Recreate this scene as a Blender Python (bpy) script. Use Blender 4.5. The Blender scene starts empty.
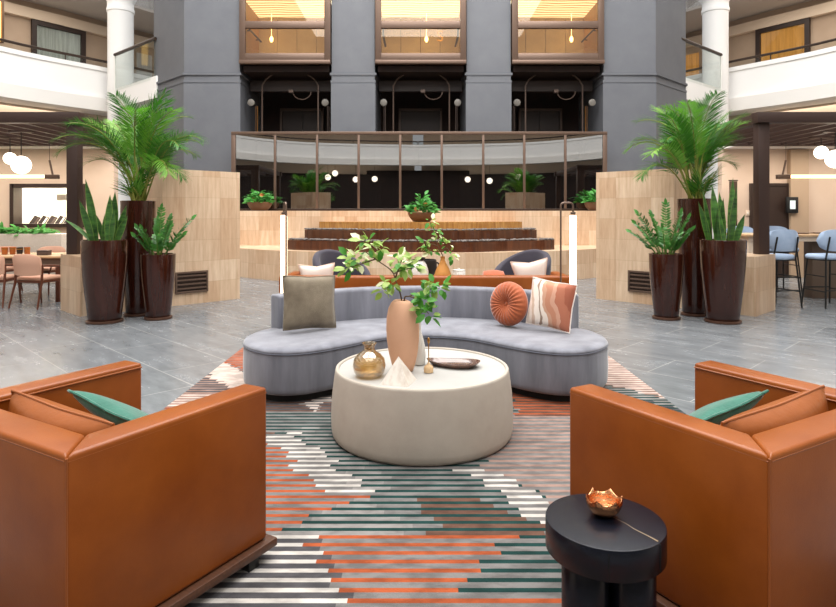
import bpy, bmesh, math, random
from mathutils import Vector, Matrix, Euler
random.seed(7)
PI = math.pi
C = bpy.context.scene.collection
F, CX, HZ, EYE = 617.0, 418.3, 212.0, 1.47      # lens in pixels, axis, horizon, eye height

def at(px, py, Y):
    return Vector(((px - CX) * Y / F, Y, EYE - (py - HZ) * Y / F))
def fl(px, py):
    return at(px, py, F * EYE / (py - HZ))

# ------------------------------------------------------------------ materials
def lin(h):
    h = h.lstrip('#')
    r = []
    for i in (0, 2, 4):
        c = int(h[i:i+2], 16) / 255
        r.append(c / 12.92 if c <= .04045 else ((c + .055) / 1.055) ** 2.4)
    return (r[0], r[1], r[2], 1)

class NT:
    def __init__(s, name):
        s.m = bpy.data.materials.new(name); s.m.use_nodes = True
        s.t = s.m.node_tree; s.n = s.t.nodes; s.l = s.t.links
        s.b = s.n['Principled BSDF']
    def add(s, typ, **kw):
        n = s.n.new(typ)
        for k, v in kw.items():
            setattr(n, k, v)
        return n
    def set(s, n, **kw):
        for k, v in kw.items():
            n.inputs[k.replace('_', ' ')].default_value = v
    def link(s, a, b): s.l.new(a, b)

def mat(name, col, rough=.5, metal=0, col2=None, scale=4, detail=4, stretch=(1, 1, 1), mixc=.5, bump=0, bscale=60, coords='Object',
        sheen=0, coat=0, emit=None, estr=0, trans=0, ior=1.45, rvar=0, spec=.5, bstretch=None, translucent=0):
    t = NT(name); b = t.b
    c = lin(col)
    t.set(b, Base_Color=c, Roughness=rough, Metallic=metal, IOR=ior)
    b.inputs['Specular IOR Level'].default_value = spec
    b.inputs['Transmission Weight'].default_value = trans
    if sheen:
        b.inputs['Sheen Weight'].default_value = sheen
        b.inputs['Sheen Roughness'].default_value = .4
    if coat:
        b.inputs['Coat Weight'].default_value = coat
        b.inputs['Coat Roughness'].default_value = .04
    if emit:
        b.inputs['Emission Color'].default_value = lin(emit)
        b.inputs['Emission Strength'].default_value = estr
    tc = None
    if col2 or bump or rvar:
        tc = t.add('ShaderNodeTexCoord')
    if col2:
        mp = t.add('ShaderNodeMapping'); mp.inputs['Scale'].default_value = stretch
        t.link(tc.outputs[coords], mp.inputs['Vector'])
        nz = t.add('ShaderNodeTexNoise'); t.set(nz, Scale=scale, Detail=detail, Roughness=.6)
        t.link(mp.outputs[0], nz.inputs['Vector'])
        rp = t.add('ShaderNodeValToRGB')
        rp.color_ramp.elements[0].position = max(0, mixc - .2); rp.color_ramp.elements[1].position = min(1, mixc + .2)
        rp.color_ramp.elements[0].color = c; rp.color_ramp.elements[1].color = lin(col2)
        t.link(nz.outputs['Fac'], rp.inputs[0]); t.link(rp.outputs[0], b.inputs['Base Color'])
    if rvar:
        n2 = t.add('ShaderNodeTexNoise'); t.set(n2, Scale=6, Detail=3)
        t.link(tc.outputs[coords], n2.inputs['Vector'])
        mr = t.add('ShaderNodeMapRange'); t.set(mr, To_Min=max(0, rough - rvar), To_Max=min(1, rough + rvar))
        t.link(n2.outputs['Fac'], mr.inputs[0]); t.link(mr.outputs[0], b.inputs['Roughness'])
    if bump:
        n3 = t.add('ShaderNodeTexNoise'); t.set(n3, Scale=bscale, Detail=3)
        mp3 = t.add('ShaderNodeMapping'); mp3.inputs['Scale'].default_value = bstretch or (1, 1, 1)
        t.link(tc.outputs[coords], mp3.inputs[0]); t.link(mp3.outputs[0], n3.inputs['Vector'])
        bp = t.add('ShaderNodeBump'); t.set(bp, Strength=bump, Distance=.01)
        t.link(n3.outputs['Fac'], bp.inputs['Height']); t.link(bp.outputs[0], b.inputs['Normal'])
    if translucent:
        out = t.n['Material Output']
        tr = t.add('ShaderNodeBsdfTranslucent'); tr.inputs['Color'].default_value = lin(col2 or col)
        mx = t.add('ShaderNodeMixShader'); mx.inputs[0].default_value = translucent
        t.link(b.outputs[0], mx.inputs[1]); t.link(tr.outputs[0], mx.inputs[2]); t.link(mx.outputs[0], out.inputs[0])
    return t.m

def glass_mat(name, tint, refl=.12, rough=0.0, top=.9):
    """thin architectural glass: clear with a fresnel mirror"""
    t = NT(name); out = t.n['Material Output']; t.n.remove(t.b)
    tr = t.add('ShaderNodeBsdfTransparent'); tr.inputs[0].default_value = lin(tint)
    gl = t.add('ShaderNodeBsdfGlossy'); gl.inputs['Roughness'].default_value = rough
    lw = t.add('ShaderNodeLayerWeight'); lw.inputs[0].default_value = .35
    mr = t.add('ShaderNodeMapRange'); t.set(mr, To_Min=refl, To_Max=top)
    t.link(lw.outputs['Fresnel'], mr.inputs[0])
    mx = t.add('ShaderNodeMixShader')
    t.link(mr.outputs[0], mx.inputs[0]); t.link(tr.outputs[0], mx.inputs[1]); t.link(gl.outputs[0], mx.inputs[2])
    t.link(mx.outputs[0], out.inputs[0])
    return t.m

def brick_mat(name, cols, mortar, bw, rh, off=.5, msize=.006, rot=0, shift=(0, 0), grain=None, rough=.3, grain_amt=.35, bump=.1, grain_scale=3, rvar=0):
    """stone tiles laid on the metric UV map; one colour pair per tile and a grain running in v or u"""
    t = NT(name); b = t.b
    uv = t.add('ShaderNodeUVMap'); uv.uv_map = 'UVMap'
    mp = t.add('ShaderNodeMapping'); mp.inputs['Rotation'].default_value = (0, 0, rot); mp.inputs['Location'].default_value = (shift[0], shift[1], 0)
    t.link(uv.outputs[0], mp.inputs[0])
    br = t.add('ShaderNodeTexBrick'); br.offset = off; br.offset_frequency = 2; br.squash = 1
    t.set(br, Scale=1, Mortar_Size=msize, Mortar_Smooth=.1, Bias=0, Brick_Width=bw, Row_Height=rh)
    br.inputs['Color1'].default_value = lin(cols[0]); br.inputs['Color2'].default_value = lin(cols[1]); br.inputs['Mortar'].default_value = lin(mortar)
    t.link(mp.outputs[0], br.inputs['Vector'])
    src = br.outputs['Color']
    g = t.add('ShaderNodeMapping'); g.inputs['Scale'].default_value = grain or (1, 1, 1)
    t.link(mp.outputs[0], g.inputs[0])
    nz = t.add('ShaderNodeTexNoise'); t.set(nz, Scale=grain_scale, Detail=6, Roughness=.65)
    t.link(g.outputs[0], nz.inputs['Vector'])
    rp = t.add('ShaderNodeValToRGB')
    rp.color_ramp.elements[0].position = .3; rp.color_ramp.elements[1].position = .72
    rp.color_ramp.elements[0].color = lin(cols[2]); rp.color_ramp.elements[1].color = (1, 1, 1, 1)
    t.link(nz.outputs['Fac'], rp.inputs[0])
    mx = t.add('ShaderNodeMix', data_type='RGBA', blend_type='MULTIPLY'); mx.inputs[0].default_value = grain_amt
    t.link(src, mx.inputs[6]); t.link(rp.outputs[0], mx.inputs[7]); t.link(mx.outputs[2], b.inputs['Base Color'])
    t.set(b, Roughness=rough)
    if rvar:
        mr = t.add('ShaderNodeMapRange'); t.set(mr, To_Min=rough - rvar, To_Max=rough + rvar)
        t.link(nz.outputs['Fac'], mr.inputs[0]); t.link(mr.outputs[0], b.inputs['Roughness'])
    if bump:
        iv = t.add('ShaderNodeMath', operation='SUBTRACT'); iv.inputs[0].default_value = 1
        t.link(br.outputs['Fac'], iv.inputs[1])
        ad = t.add('ShaderNodeMath', operation='MULTIPLY_ADD'); ad.inputs[1].default_value = .25
        t.link(nz.outputs['Fac'], ad.inputs[0]); t.link(iv.outputs[0], ad.inputs[2])
        bp = t.add('ShaderNodeBump'); t.set(bp, Strength=bump, Distance=.004)
        t.link(ad.outputs[0], bp.inputs['Height']); t.link(bp.outputs[0], b.inputs['Normal'])
    return t.m

M = {}
M['floor'] = brick_mat('floor_tile', ('7f8285', '777a7d', '5e6165'), 'a6a6a4', 1.26, .63, .5, .005, rot=PI/4, shift=(0, .17), grain=(1.2, 3.5, 1), rough=.26, grain_amt=.45, bump=.03, grain_scale=1.7, rvar=.06)
M['trav'] = brick_mat('travertine', ('e2cbb0', 'cfb091', 'b08c68'), 'c3a98b', .30, .34, 0, .0025, grain=(5, .5, 1), rough=.3, grain_amt=.5, bump=.08)
M['travdark'] = brick_mat('travertine_polished', ('c79858', 'b98747', '8a5520'), 'b08a55', .30, .6, 0, .0025, grain=(9, .7, 1), rough=.25, grain_amt=.7, bump=.08)
M['grey_panel'] = mat('grey_panel', '5c5e64', .55, col2='63656a', scale=2, bump=.02)
M['grey_shadow_line'] = mat('painted_shadow_line', '585b62', .55)  # shadow lines of the mouldings, put in as darker strips
M['bronze'] = mat('bronze_frame', '6b574b', .38, .5)
M['bronze_dark'] = mat('dark_bronze', '3a2c24', .4, .4)
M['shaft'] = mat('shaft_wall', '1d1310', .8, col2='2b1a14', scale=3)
M['steel_dark'] = mat('shaft_steel', '54443b', .5, .3)
M['ochre'] = mat('ochre_pipe', '8a5a20', .5)
M['pulley'] = mat('pulley_grey', '6f6a63', .5)
M['white_wall'] = mat('white_plaster', 'f8f6f3', .6)
M['white_soft'] = mat('soft_white', 'efebe5', .6)
M['beige'] = mat('beige_plaster', 'c5ad99', .7, col2='cbb5a2', scale=1.5)
M['gallery'] = mat('gallery_plaster', 'ab947e', .7, col2='b39c86', scale=1.5)
M['beige_light'] = mat('light_beige_panel', 'd8c4ae', .6)
M['beige_dark'] = mat('taupe_panel', 'a89078', .6)
M['ceiling'] = mat('balcony_ceiling', 'b5aca4', .8)
M['pergola'] = mat('dark_brown_metal', '3b2a24', .5, .2)
M['door_brown'] = mat('dark_door', '2e201a', .45)
M['black'] = mat('matte_black', '121212', .5)
M['curtain'] = mat('grey_curtain', 'd0cfcc', .8, col2='a3a19e', scale=12, stretch=(1, 1, .05))
M['curtain_glowing'] = mat('amber_curtain_glowing', 'c98f4a', .8, col2='8f5f2e', scale=12, stretch=(1, 1, .05), emit='e39a45', estr=.35)  # curtain glow is put into the cloth as emission
M['glass'] = glass_mat('clear_glass', 'f1f4f2', .02, top=.1)
M['glass_rail'] = glass_mat('smoked_glass', '8a8d88', .36)
M['car_glass'] = glass_mat('lift_glass', 'fff4e0', .03)
M['leather'] = mat('cognac_leather', '783a0d', .34, col2='8c4a17', scale=3.5, detail=6, bump=.05, bscale=220, rvar=.06, spec=.32)
M['leather_seam'] = mat('leather_seam', '8a4a1c', .45)
M['leather_cush'] = mat('cushion_leather', '80420f', .4, col2='935020', scale=4, bump=.25, bscale=9, rvar=.06, bstretch=(3, 3, .6))
M['walnut'] = mat('walnut', '3f2517', .4, col2='55331f', scale=6, stretch=(1, 12, 12))
M['velvet'] = mat('grey_velvet', '5f6069', .8, col2='83848d', scale=2.6, detail=5, stretch=(2.2, 2.2, .35), sheen=.5, bump=.04, bscale=350)
M['velvet_pipe'] = mat('velvet_piping', '585b67', .8, sheen=.3)
M['plinth'] = mat('black_plinth', '0e0d0d', .7)
M['concrete'] = mat('pale_concrete', 'a69c90', .75, col2='b2a99d', scale=5, detail=8, bump=.05, bscale=120)
M['concrete_top'] = mat('pale_concrete_top', 'a3a19c', .45, col2='acaaa6', scale=4)
M['clay'] = mat('peach_clay', 'd7a98a', .85, col2='d0a182', scale=5, bump=.06, bscale=150)
M['white_ceramic'] = mat('white_ceramic', 'd9d6cf', .55)
M['marble'] = mat('white_marble', 'd3cbc1', .5, col2='b5a596', scale=7, detail=6, stretch=(4, 4, .8), mixc=.62)
M['gold'] = mat('brushed_brass', 'b58a4e', .3, 1)
M['woodbead'] = mat('pale_wood', 'cfae84', .55)
M['traywood'] = mat('dark_glazed_wood', '40302b', .25, col2='6b4636', scale=7, coat=.6, spec=.6)
M['copper'] = mat('polished_copper', 'e2a071', .16, 1, bump=.35, bscale=90)
M['blackwood'] = mat('blackened_wood', '0a0c12', .27, col2='12151f', scale=7, stretch=(1, 9, 9), bump=.05, bscale=60, bstretch=(1, 8, 8), spec=.36)
M['crackgold'] = mat('gilded_crack', '7d674a', .5, .2)
M['crackdark'] = mat('dark_crack', '020202', .9)
M['olive'] = mat('olive_velvet', '5f5444', .8, col2='877b68', scale=5, detail=6, sheen=.4, bump=.3, bscale=120)
M['rust_velvet'] = mat('rust_velvet', '9c4a26', .75, col2='ad5c36', scale=4, sheen=.5)
M['green_velvet'] = mat('green_velvet', '1a5747', .75, col2='2a6d5b', scale=9, sheen=.4, bump=.2, bscale=60)
M['linen'] = mat('white_linen', 'ece1d8', .85, bump=.15, bscale=180)
M['blush'] = mat('blush_linen', 'e6c8b4', .85, bump=.15, bscale=180)
M['plum'] = mat('plum_velvet', '2c2833', .8, col2='37323d', scale=4, sheen=.25)
M['pot'] = mat('brown_glaze', '280f07', .2, col2='3b190f', scale=4, stretch=(3, 3, .3), coat=.5, spec=.35, rvar=.04)
M['potbase'] = mat('copper_dolly', '5a4034', .35, .5)
M['soil'] = mat('soil', '3b2e22', .95, col2='6a5c4a', scale=60, bump=.5, bscale=80)
M['palm'] = mat('palm_leaf', '4c8a2a', .4, col2='2d6618', scale=3, translucent=.3)
M['palm_highlight'] = mat('palm_leaf_highlight', '86b240', .4, col2='5a982c', scale=3, translucent=.35)  # leaf highlights put into a paler colour, on every third frond
M['palmstem'] = mat('palm_cane', '8d8a3a', .5, col2='5d6d24', scale=5)
M['snake'] = mat('snake_leaf', '1f3f1c', .4, col2='4d7a34', scale=9, stretch=(.6, .6, 3), detail=3)
M['snake_edge'] = mat('snake_leaf_edge', '6f8f3c', .45)
M['zz'] = mat('zz_leaf', '2c6322', .28, col2='4b8a35', scale=6)
M['zzstem'] = mat('zz_stem', '5d7c36', .5)
M['branchleaf'] = mat('branch_leaf', 'b3c471', .5, col2='83a848', scale=9, translucent=.35)
M['branchleaf_green'] = mat('branch_leaf_green', '559a35', .5, col2='3d7f26', scale=9, translucent=.3)
M['branchpale'] = mat('branch_pale_leaf', 'd9dab0', .55)
M['twig'] = mat('twig', '5a4630', .8)
M['greens'] = mat('planter_greens', '2f7a2a', .5, col2='55a045', scale=6, translucent=.2)
M['bloom'] = mat('orange_bloom', 'cc7a45', .6)
M['terrazzo'] = mat('pale_terrazzo', 'd2c6b9', .55, col2='c2b2a2', scale=40)
M['oak'] = mat('oak_top', 'c8a680', .4, col2='b8936c', scale=4, stretch=(1, 8, 8))
M['taupe_wood'] = mat('taupe_apron', '5f4e41', .5)
M['chairwood'] = mat('chair_wood', '5a2d1a', .4)
M['pink_uph'] = mat('pink_upholstery', 'c99b83', .8)
M['blue_uph'] = mat('pale_blue_upholstery', '93a7c2', .8, col2='a5b6cd', scale=5)
M['amberglass'] = mat('amber_tumbler', 'b8672f', .15, spec=.6)
M['dark_box'] = mat('dark_box', '55443c', .5)
M['pebble'] = mat('grey_pebble', '4a4441', .55, col2='7d7570', scale=14)
M['water_step'] = mat('dark_wet_stone', '3a1f13', .22, col2='5b3520', scale=3, stretch=(5, 5, .5), coat=.5)
M['basin'] = mat('brown_bowl', '6b4a33', .5)
M['darkbowl'] = mat('black_vessel', '241e1e', .5)
M['ochre_vase'] = mat('ochre_vase', 'c58a45', .7, col2='b47a3a', scale=6)
M['screen'] = mat('lit_screen', 'b9c4c4', .3, emit='b9c8c8', estr=.6)
M['globe'] = mat('opal_globe', 'fff4e2', .4, emit='fff0da', estr=3.4)
M['tube'] = mat('opal_tube', 'fff0e0', .4, emit='ffdcb8', estr=3.2)
M['strip'] = mat('warm_strip', 'ffe0b8', .4, emit='ffcf98', estr=3.0)
M['sconce'] = mat('warm_sconce', 'ffd890', .4, emit='ffc85e', estr=1.6)
M['bulb'] = mat('warm_bulb', 'ffe9b0', .4, emit='ffdf9a', estr=5)
M['kitchen'] = mat('kitchen_white', 'efe9dc', .6)
M['car_wall'] = mat('lift_panel', 'cdb692', .45, col2='c2a985', scale=2)
M['car_wood'] = mat('lift_oak', 'c79a55', .5, col2='b5863f', scale=5, stretch=(9, 9, .6))

def amber_glass():
    t = NT('amber_glass'); out = t.n['Material Output']; t.n.remove(t.b)
    tr = t.add('ShaderNodeBsdfTransparent'); tr.inputs[0].default_value = lin('f6e8cc')
    gl = t.add('ShaderNodeBsdfGlossy'); gl.inputs['Roughness'].default_value = .04
    df = t.add('ShaderNodeBsdfPrincipled'); t.set(df, Base_Color=lin('b08f5e'), Roughness=.25)
    tc = t.add('ShaderNodeTexCoord'); nz = t.add('ShaderNodeTexNoise'); t.set(nz, Scale=38, Detail=3)
    t.link(tc.outputs['Object'], nz.inputs['Vector'])
    bp = t.add('ShaderNodeBump'); t.set(bp, Strength=.5, Distance=.004); t.link(nz.outputs['Fac'], bp.inputs['Height'])
    t.link(bp.outputs[0], gl.inputs['Normal'])
    lw = t.add('ShaderNodeLayerWeight'); lw.inputs[0].default_value = .45
    m1 = t.add('ShaderNodeMixShader'); m1.inputs[0].default_value = .10
    t.link(tr.outputs[0], m1.inputs[1]); t.link(df.outputs[0], m1.inputs[2])
    mr = t.add('ShaderNodeMapRange'); t.set(mr, To_Min=.06, To_Max=.7); t.link(lw.outputs['Facing'], mr.inputs[0])
    m2 = t.add('ShaderNodeMixShader'); t.link(mr.outputs[0], m2.inputs[0]); t.link(m1.outputs[0], m2.inputs[1]); t.link(gl.outputs[0], m2.inputs[2])
    t.link(m2.outputs[0], out.inputs[0])
    return t.m
M['amber'] = amber_glass()

def wave_ceiling():
    t = NT('lift_luminous_ceiling'); b = t.b
    tc = t.add('ShaderNodeTexCoord')
    wv = t.add('ShaderNodeTexWave'); wv.bands_direction = 'Y'; t.set(wv, Scale=1.6, Distortion=3.5, Detail=1, Detail_Scale=.7)
    t.link(tc.outputs['Object'], wv.inputs['Vector'])
    rp = t.add('ShaderNodeValToRGB'); rp.color_ramp.elements[0].color = lin('a3854e'); rp.color_ramp.elements[1].color = lin('fff0cc')
    rp.color_ramp.elements[0].position = .1; rp.color_ramp.elements[1].position = .6
    t.link(wv.outputs[0], rp.inputs[0]); t.link(rp.outputs[0], b.inputs['Base Color']); t.link(rp.outputs[0], b.inputs['Emission Color'])
    b.inputs['Emission Strength'].default_value = 1.35
    return t.m
M['car_ceiling'] = wave_ceiling()

def swirl_mat():
    t = NT('swirl_linen'); b = t.b
    tc = t.add('ShaderNodeTexCoord'); sp = t.add('ShaderNodeSeparateXYZ'); t.link(tc.outputs['Object'], sp.inputs[0])
    sn = t.add('ShaderNodeMath', operation='MULTIPLY'); sn.inputs[1].default_value = 11.0; t.link(sp.outputs['Z'], sn.inputs[0])
    s2 = t.add('ShaderNodeMath', operation='SINE'); t.link(sn.outputs[0], s2.inputs[0])
    nz = t.add('ShaderNodeTexNoise'); t.set(nz, Scale=5.5, Detail=2); t.link(tc.outputs['Object'], nz.inputs['Vector'])
    m1 = t.add('ShaderNodeMath', operation='MULTIPLY_ADD'); m1.inputs[1].default_value = .045; t.link(s2.outputs[0], m1.inputs[0]); t.link(sp.outputs['X'], m1.inputs[2])
    m2 = t.add('ShaderNodeMath', operation='MULTIPLY_ADD'); m2.inputs[1].default_value = .16; t.link(nz.outputs['Fac'], m2.inputs[0]); t.link(m1.outputs[0], m2.inputs[2])
    mr = t.add('ShaderNodeMapRange'); t.set(mr, From_Min=-.18, From_Max=.32); t.link(m2.outputs[0], mr.inputs[0])
    rp = t.add('ShaderNodeValToRGB'); cr = rp.color_ramp; cr.interpolation = 'CONSTANT'
    cols = [(0, 'e6d6c8'), (.16, 'cbb09c'), (.21, 'ecdfd3'), (.33, '9a8270'), (.36, 'eadccf'), (.43, 'c79a80'), (.50, 'bf8468'), (.62, 'cb9a82'), (.70, 'b06c52'), (.86, 'a05a42')]
    cr.elements[0].color = lin(cols[0][1]); cr.elements[1].position = cols[1][0]; cr.elements[1].color = lin(cols[1][1])
    for p, c in cols[2:]:
        e = cr.elements.new(p); e.color = lin(c)
    t.link(mr.outputs[0], rp.inputs[0]); t.link(rp.outputs[0], b.inputs['Base Color'])
    t.set(b, Roughness=.8)
    return t.m
M['swirl'] = swirl_mat()

def rug_mat():
    t = NT('striped_rug_pile'); b = t.b
    a = t.add('ShaderNodeVertexColor'); a.layer_name = 'Pattern'
    tc = t.add('ShaderNodeTexCoord'); mp = t.add('ShaderNodeMapping'); mp.inputs['Scale'].default_value = (1, 2.2, 1)
    t.link(tc.outputs['Object'], mp.inputs[0])
    nz = t.add('ShaderNodeTexNoise'); t.set(nz, Scale=6, Detail=3, Roughness=.6); t.link(mp.outputs[0], nz.inputs['Vector'])
    rp = t.add('ShaderNodeValToRGB'); rp.color_ramp.elements[0].position = .38; rp.color_ramp.elements[1].position = .62
    rp.color_ramp.elements[0].color = (.55, .55, .55, 1); rp.color_ramp.elements[1].color = (1.05, 1.05, 1.05, 1)
    t.link(nz.outputs['Fac'], rp.inputs[0])
    mx = t.add('ShaderNodeMix', data_type='RGBA', blend_type='MULTIPLY'); mx.inputs[0].default_value = .8
    t.link(a.outputs['Color'], mx.inputs[6]); t.link(rp.outputs[0], mx.inputs[7]); t.link(mx.outputs[2], b.inputs['Base Color'])
    t.set(b, Roughness=.95); b.inputs['Specular IOR Level'].default_value = .1
    n2 = t.add('ShaderNodeTexNoise'); t.set(n2, Scale=260, Detail=2); t.link(tc.outputs['Object'], n2.inputs['Vector'])
    bp = t.add('ShaderNodeBump'); t.set(bp, Strength=.5, Distance=.006); t.link(n2.outputs['Fac'], bp.inputs['Height']); t.link(bp.outputs[0], b.inputs['Normal'])
    return t.m
M['rug'] = rug_mat()

# ------------------------------------------------------------------ mesh builder
class MB:
    def __init__(s): s.v = []; s.f = []; s.uvx = {}
    def addv(s, pts):
        k = len(s.v); s.v.extend([Vector(p) for p in pts]); return k
    def face(s, pts):
        k = s.addv(pts); s.f.append(list(range(k, k + len(pts)))); return s
    def bm(s, b, mtx=None):
        k = len(s.v)
        b.verts.ensure_lookup_table(); b.verts.index_update()
        for v in b.verts: s.v.append((mtx @ v.co) if mtx else v.co.copy())
        for f in b.faces: s.f.append([k + v.index for v in f.verts])
        b.free(); return s
    def box(s, x0, x1, y0, y1, z0, z1, bev=0, seg=2, mtx=None):
        b = bmesh.new(); bmesh.ops.create_cube(b, size=1)
        for v in b.verts:
            v.co = Vector(((x0 + x1) / 2 + v.co.x * (x1 - x0), (y0 + y1) / 2 + v.co.y * (y1 - y0), (z0 + z1) / 2 + v.co.z * (z1 - z0)))
        if bev: bmesh.ops.bevel(b, geom=b.edges[:] + b.verts[:], offset=bev, segments=seg, profile=.5, affect='EDGES')
        return s.bm(b, mtx)
    def prism(s, pts, z0, z1, bev=0, seg=2, mtx=None):
        b = bmesh.new()
        lo = [b.verts.new((p[0], p[1], z0)) for p in pts]; hi = [b.verts.new((p[0], p[1], z1)) for p in pts]
        n = len(pts)
        b.faces.new(lo[::-1]); b.faces.new(hi)
        for i in range(n): b.faces.new((lo[i], lo[(i + 1) % n], hi[(i + 1) % n], hi[i]))
        bmesh.ops.recalc_face_normals(b, faces=b.faces[:])
        if bev: bmesh.ops.bevel(b, geom=b.edges[:], offset=bev, segments=seg, profile=.5, affect='EDGES')
        return s.bm(b, mtx)
    def tube(s, pts, r, n=8, cap=True, closed=False):
        pts = [Vector(p) for p in pts]; m = len(pts)
        rs = r if isinstance(r, (list, tuple)) else [r] * m
        k = len(s.v); pu = None
        for i, p in enumerate(pts):
            if closed: d = pts[(i + 1) % m] - pts[i - 1]
            else: d = pts[min(i + 1, m - 1)] - pts[max(i - 1, 0)]
            d.normalize()
            if pu is None:
                u = d.orthogonal().normalized()
            else:
                u = pu - d * pu.dot(d)
                u = u.normalized() if u.length > 1e-5 else d.orthogonal().normalized()
            pu = u; w = d.cross(u)
            for j in range(n):
                a = 2 * PI * j / n
                s.v.append(p + (u * math.cos(a) + w * math.sin(a)) * rs[i])
        for i in range(m if closed else m - 1):
            i2 = (i + 1) % m
            for j in range(n):
                s.f.append([k + i * n + j, k + i * n + (j + 1) % n, k + i2 * n + (j + 1) % n, k + i2 * n + j])
        if cap and not closed:
            s.f.append([k + j for j in range(n)][::-1]); s.f.append([k + (m - 1) * n + j for j in range(n)])
        return s
    def lathe(s, prof, n=32, c=(0, 0, 0), capb=True, capt=True, fn=None):
        k = len(s.v); m = len(prof)
        for i, (r, z) in enumerate(prof):
            for j in range(n):
                a = 2 * PI * j / n
                q = fn(r, z, a) if fn else (r * math.cos(a), r * math.sin(a), z)
                s.v.append(Vector((c[0] + q[0], c[1] + q[1], c[2] + q[2])))
        for i in range(m - 1):
            for j in range(n):
                s.f.append([k + i * n + j, k + i * n + (j + 1) % n, k + (i + 1) * n + (j + 1) % n, k + (i + 1) * n + j])
        if capb: s.f.append([k + j for j in range(n)][::-1])
        if capt: s.f.append([k + (m - 1) * n + j for j in range(n)])
        return s
    def sphere(s, c, r, sx=1, sy=1, sz=1, n=20, m=12):
        prof = [(r * math.sin(PI * i / m), -r * math.cos(PI * i / m)) for i in range(1, m)]
        return s.lathe(prof, n, c, fn=lambda rr, z, a: (rr * math.cos(a) * sx, rr * math.sin(a) * sy, z * sz))
    def leaf(s, p, d, nrm, L, W, fold=.25, droop=.15):
        p = Vector(p); d = Vector(d).normalized(); side = d.cross(Vector(nrm))
        side = side.normalized() if side.length > 1e-4 else d.orthogonal().normalized()
        up = side.cross(d).normalized()
        def q(t, w): return p + d * (L * t) + side * w - up * (droop * L * t * t) + up * (abs(w) * fold)
        k = s.addv([q(0, 0), q(.3, W * .42), q(.32, 0), q(.3, -W * .42), q(.68, W * .4), q(.68, 0), q(.68, -W * .4), q(1, 0)])
        for f in ([0, 2, 1], [0, 3, 2], [1, 2, 5, 4], [2, 3, 6, 5], [4, 5, 7], [5, 6, 7]): s.f.append([k + i for i in f])
        return s
    def build(s, name, m, parent=None, smooth=40, uvx=None):
        me = bpy.data.meshes.new(name)
        me.from_pydata(s.v, [], s.f); me.update()
        uvl = me.uv_layers.new(name='UVMap')
        for p in me.polygons:
            n = p.normal
            if abs(n.z) > .7: tx, ty = Vector((1, 0, 0)), Vector((0, 1, 0))
            else:
                tx = Vector((-n.y, n.x, 0)); tx.normalize(); ty = Vector((0, 0, 1))
                if uvx and len(uvx) == len(s.v): tx = None
            for li in p.loop_indices:
                vi = me.loops[li].vertex_index; co = me.vertices[vi].co
                uvl.data[li].uv = (uvx[vi] if tx is None else co.dot(tx), co.dot(ty))
        if smooth:
            me.polygons.foreach_set('use_smooth', [True] * len(me.polygons))
            me.set_sharp_from_angle(angle=math.radians(smooth))
        ms = m if isinstance(m, (list, tuple)) else [m]
        for x in ms: me.materials.append(M[x] if isinstance(x, str) else x)
        o = bpy.data.objects.new(name, me); C.objects.link(o)
        if parent: o.parent = parent
        return o

def tag(o, label, cat, group=None, kind=None):
    o['label'] = label; o['category'] = cat
    if group: o['group'] = group
    if kind: o['kind'] = kind
    return o
def thing(name, label, cat, loc=(0, 0, 0), rotz=0, group=None):
    o = bpy.data.objects.new(name, None); C.objects.link(o); o.empty_display_size = .1
    o.location = loc; o.rotation_euler = (0, 0, rotz)
    return tag(o, label, cat, group)
def struct(name, mb, m, label, cat, smooth=40, uvx=None):
    return tag(mb.build(name, m, None, smooth, uvx), label, cat, None, 'structure')
def dup(root, loc, rotz, label=None, group=None):
    r = root.copy(); C.objects.link(r); r.location = loc; r.rotation_euler = (0, 0, rotz)
    if label: r['label'] = label
    if group: r['group'] = group
    for ch in list(root.children):
        c = ch.copy(); C.objects.link(c); c.parent = r
        for g in list(ch.children):
            d = g.copy(); C.objects.link(d); d.parent = c
    return r
def catmull(pts, n=8, closed=False):
    P = [Vector(p) for p in pts]; m = len(P); out = []
    for i in range(m if closed else m - 1):
        g = lambda k: P[k % m] if closed else P[max(0, min(m - 1, k))]
        p0, p1, p2, p3 = g(i - 1), g(i), g(i + 1), g(i + 2)
        for j in range(n):
            t = j / n
            out.append(.5 * ((2 * p1) + (p2 - p0) * t + (2 * p0 - 5 * p1 + 4 * p2 - p3) * t * t + (3 * p1 - p0 - 3 * p2 + p3) * t ** 3))
    if not closed: out.append(P[-1])
    return out
def offset_loop(pts, d):
    """inward offset of a counter-clockwise closed loop"""
    n = len(pts); out = []
    for i in range(n):
        t = (pts[(i + 1) % n] - pts[i - 1]); t.normalize()
        out.append(pts[i] + Vector((-t.y, t.x)) * d)
    return out
def puff(outline, prof):
    """closed outline (ccw) and profile [(inset, z)...] bottom to top"""
    b = MB(); n = len(outline); k0 = 0
    for i, (ins, z) in enumerate(prof):
        lp = offset_loop(outline, ins) if ins else outline
        b.addv([(p.x, p.y, z) for p in lp])
    for i in range(len(prof) - 1):
        for j in range(n):
            b.f.append([i * n + j, i * n + (j + 1) % n, (i + 1) * n + (j + 1) % n, (i + 1) * n + j])
    b.f.append(list(range(n))[::-1]); b.f.append([(len(prof) - 1) * n + j for j in range(n)])
    return b

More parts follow.
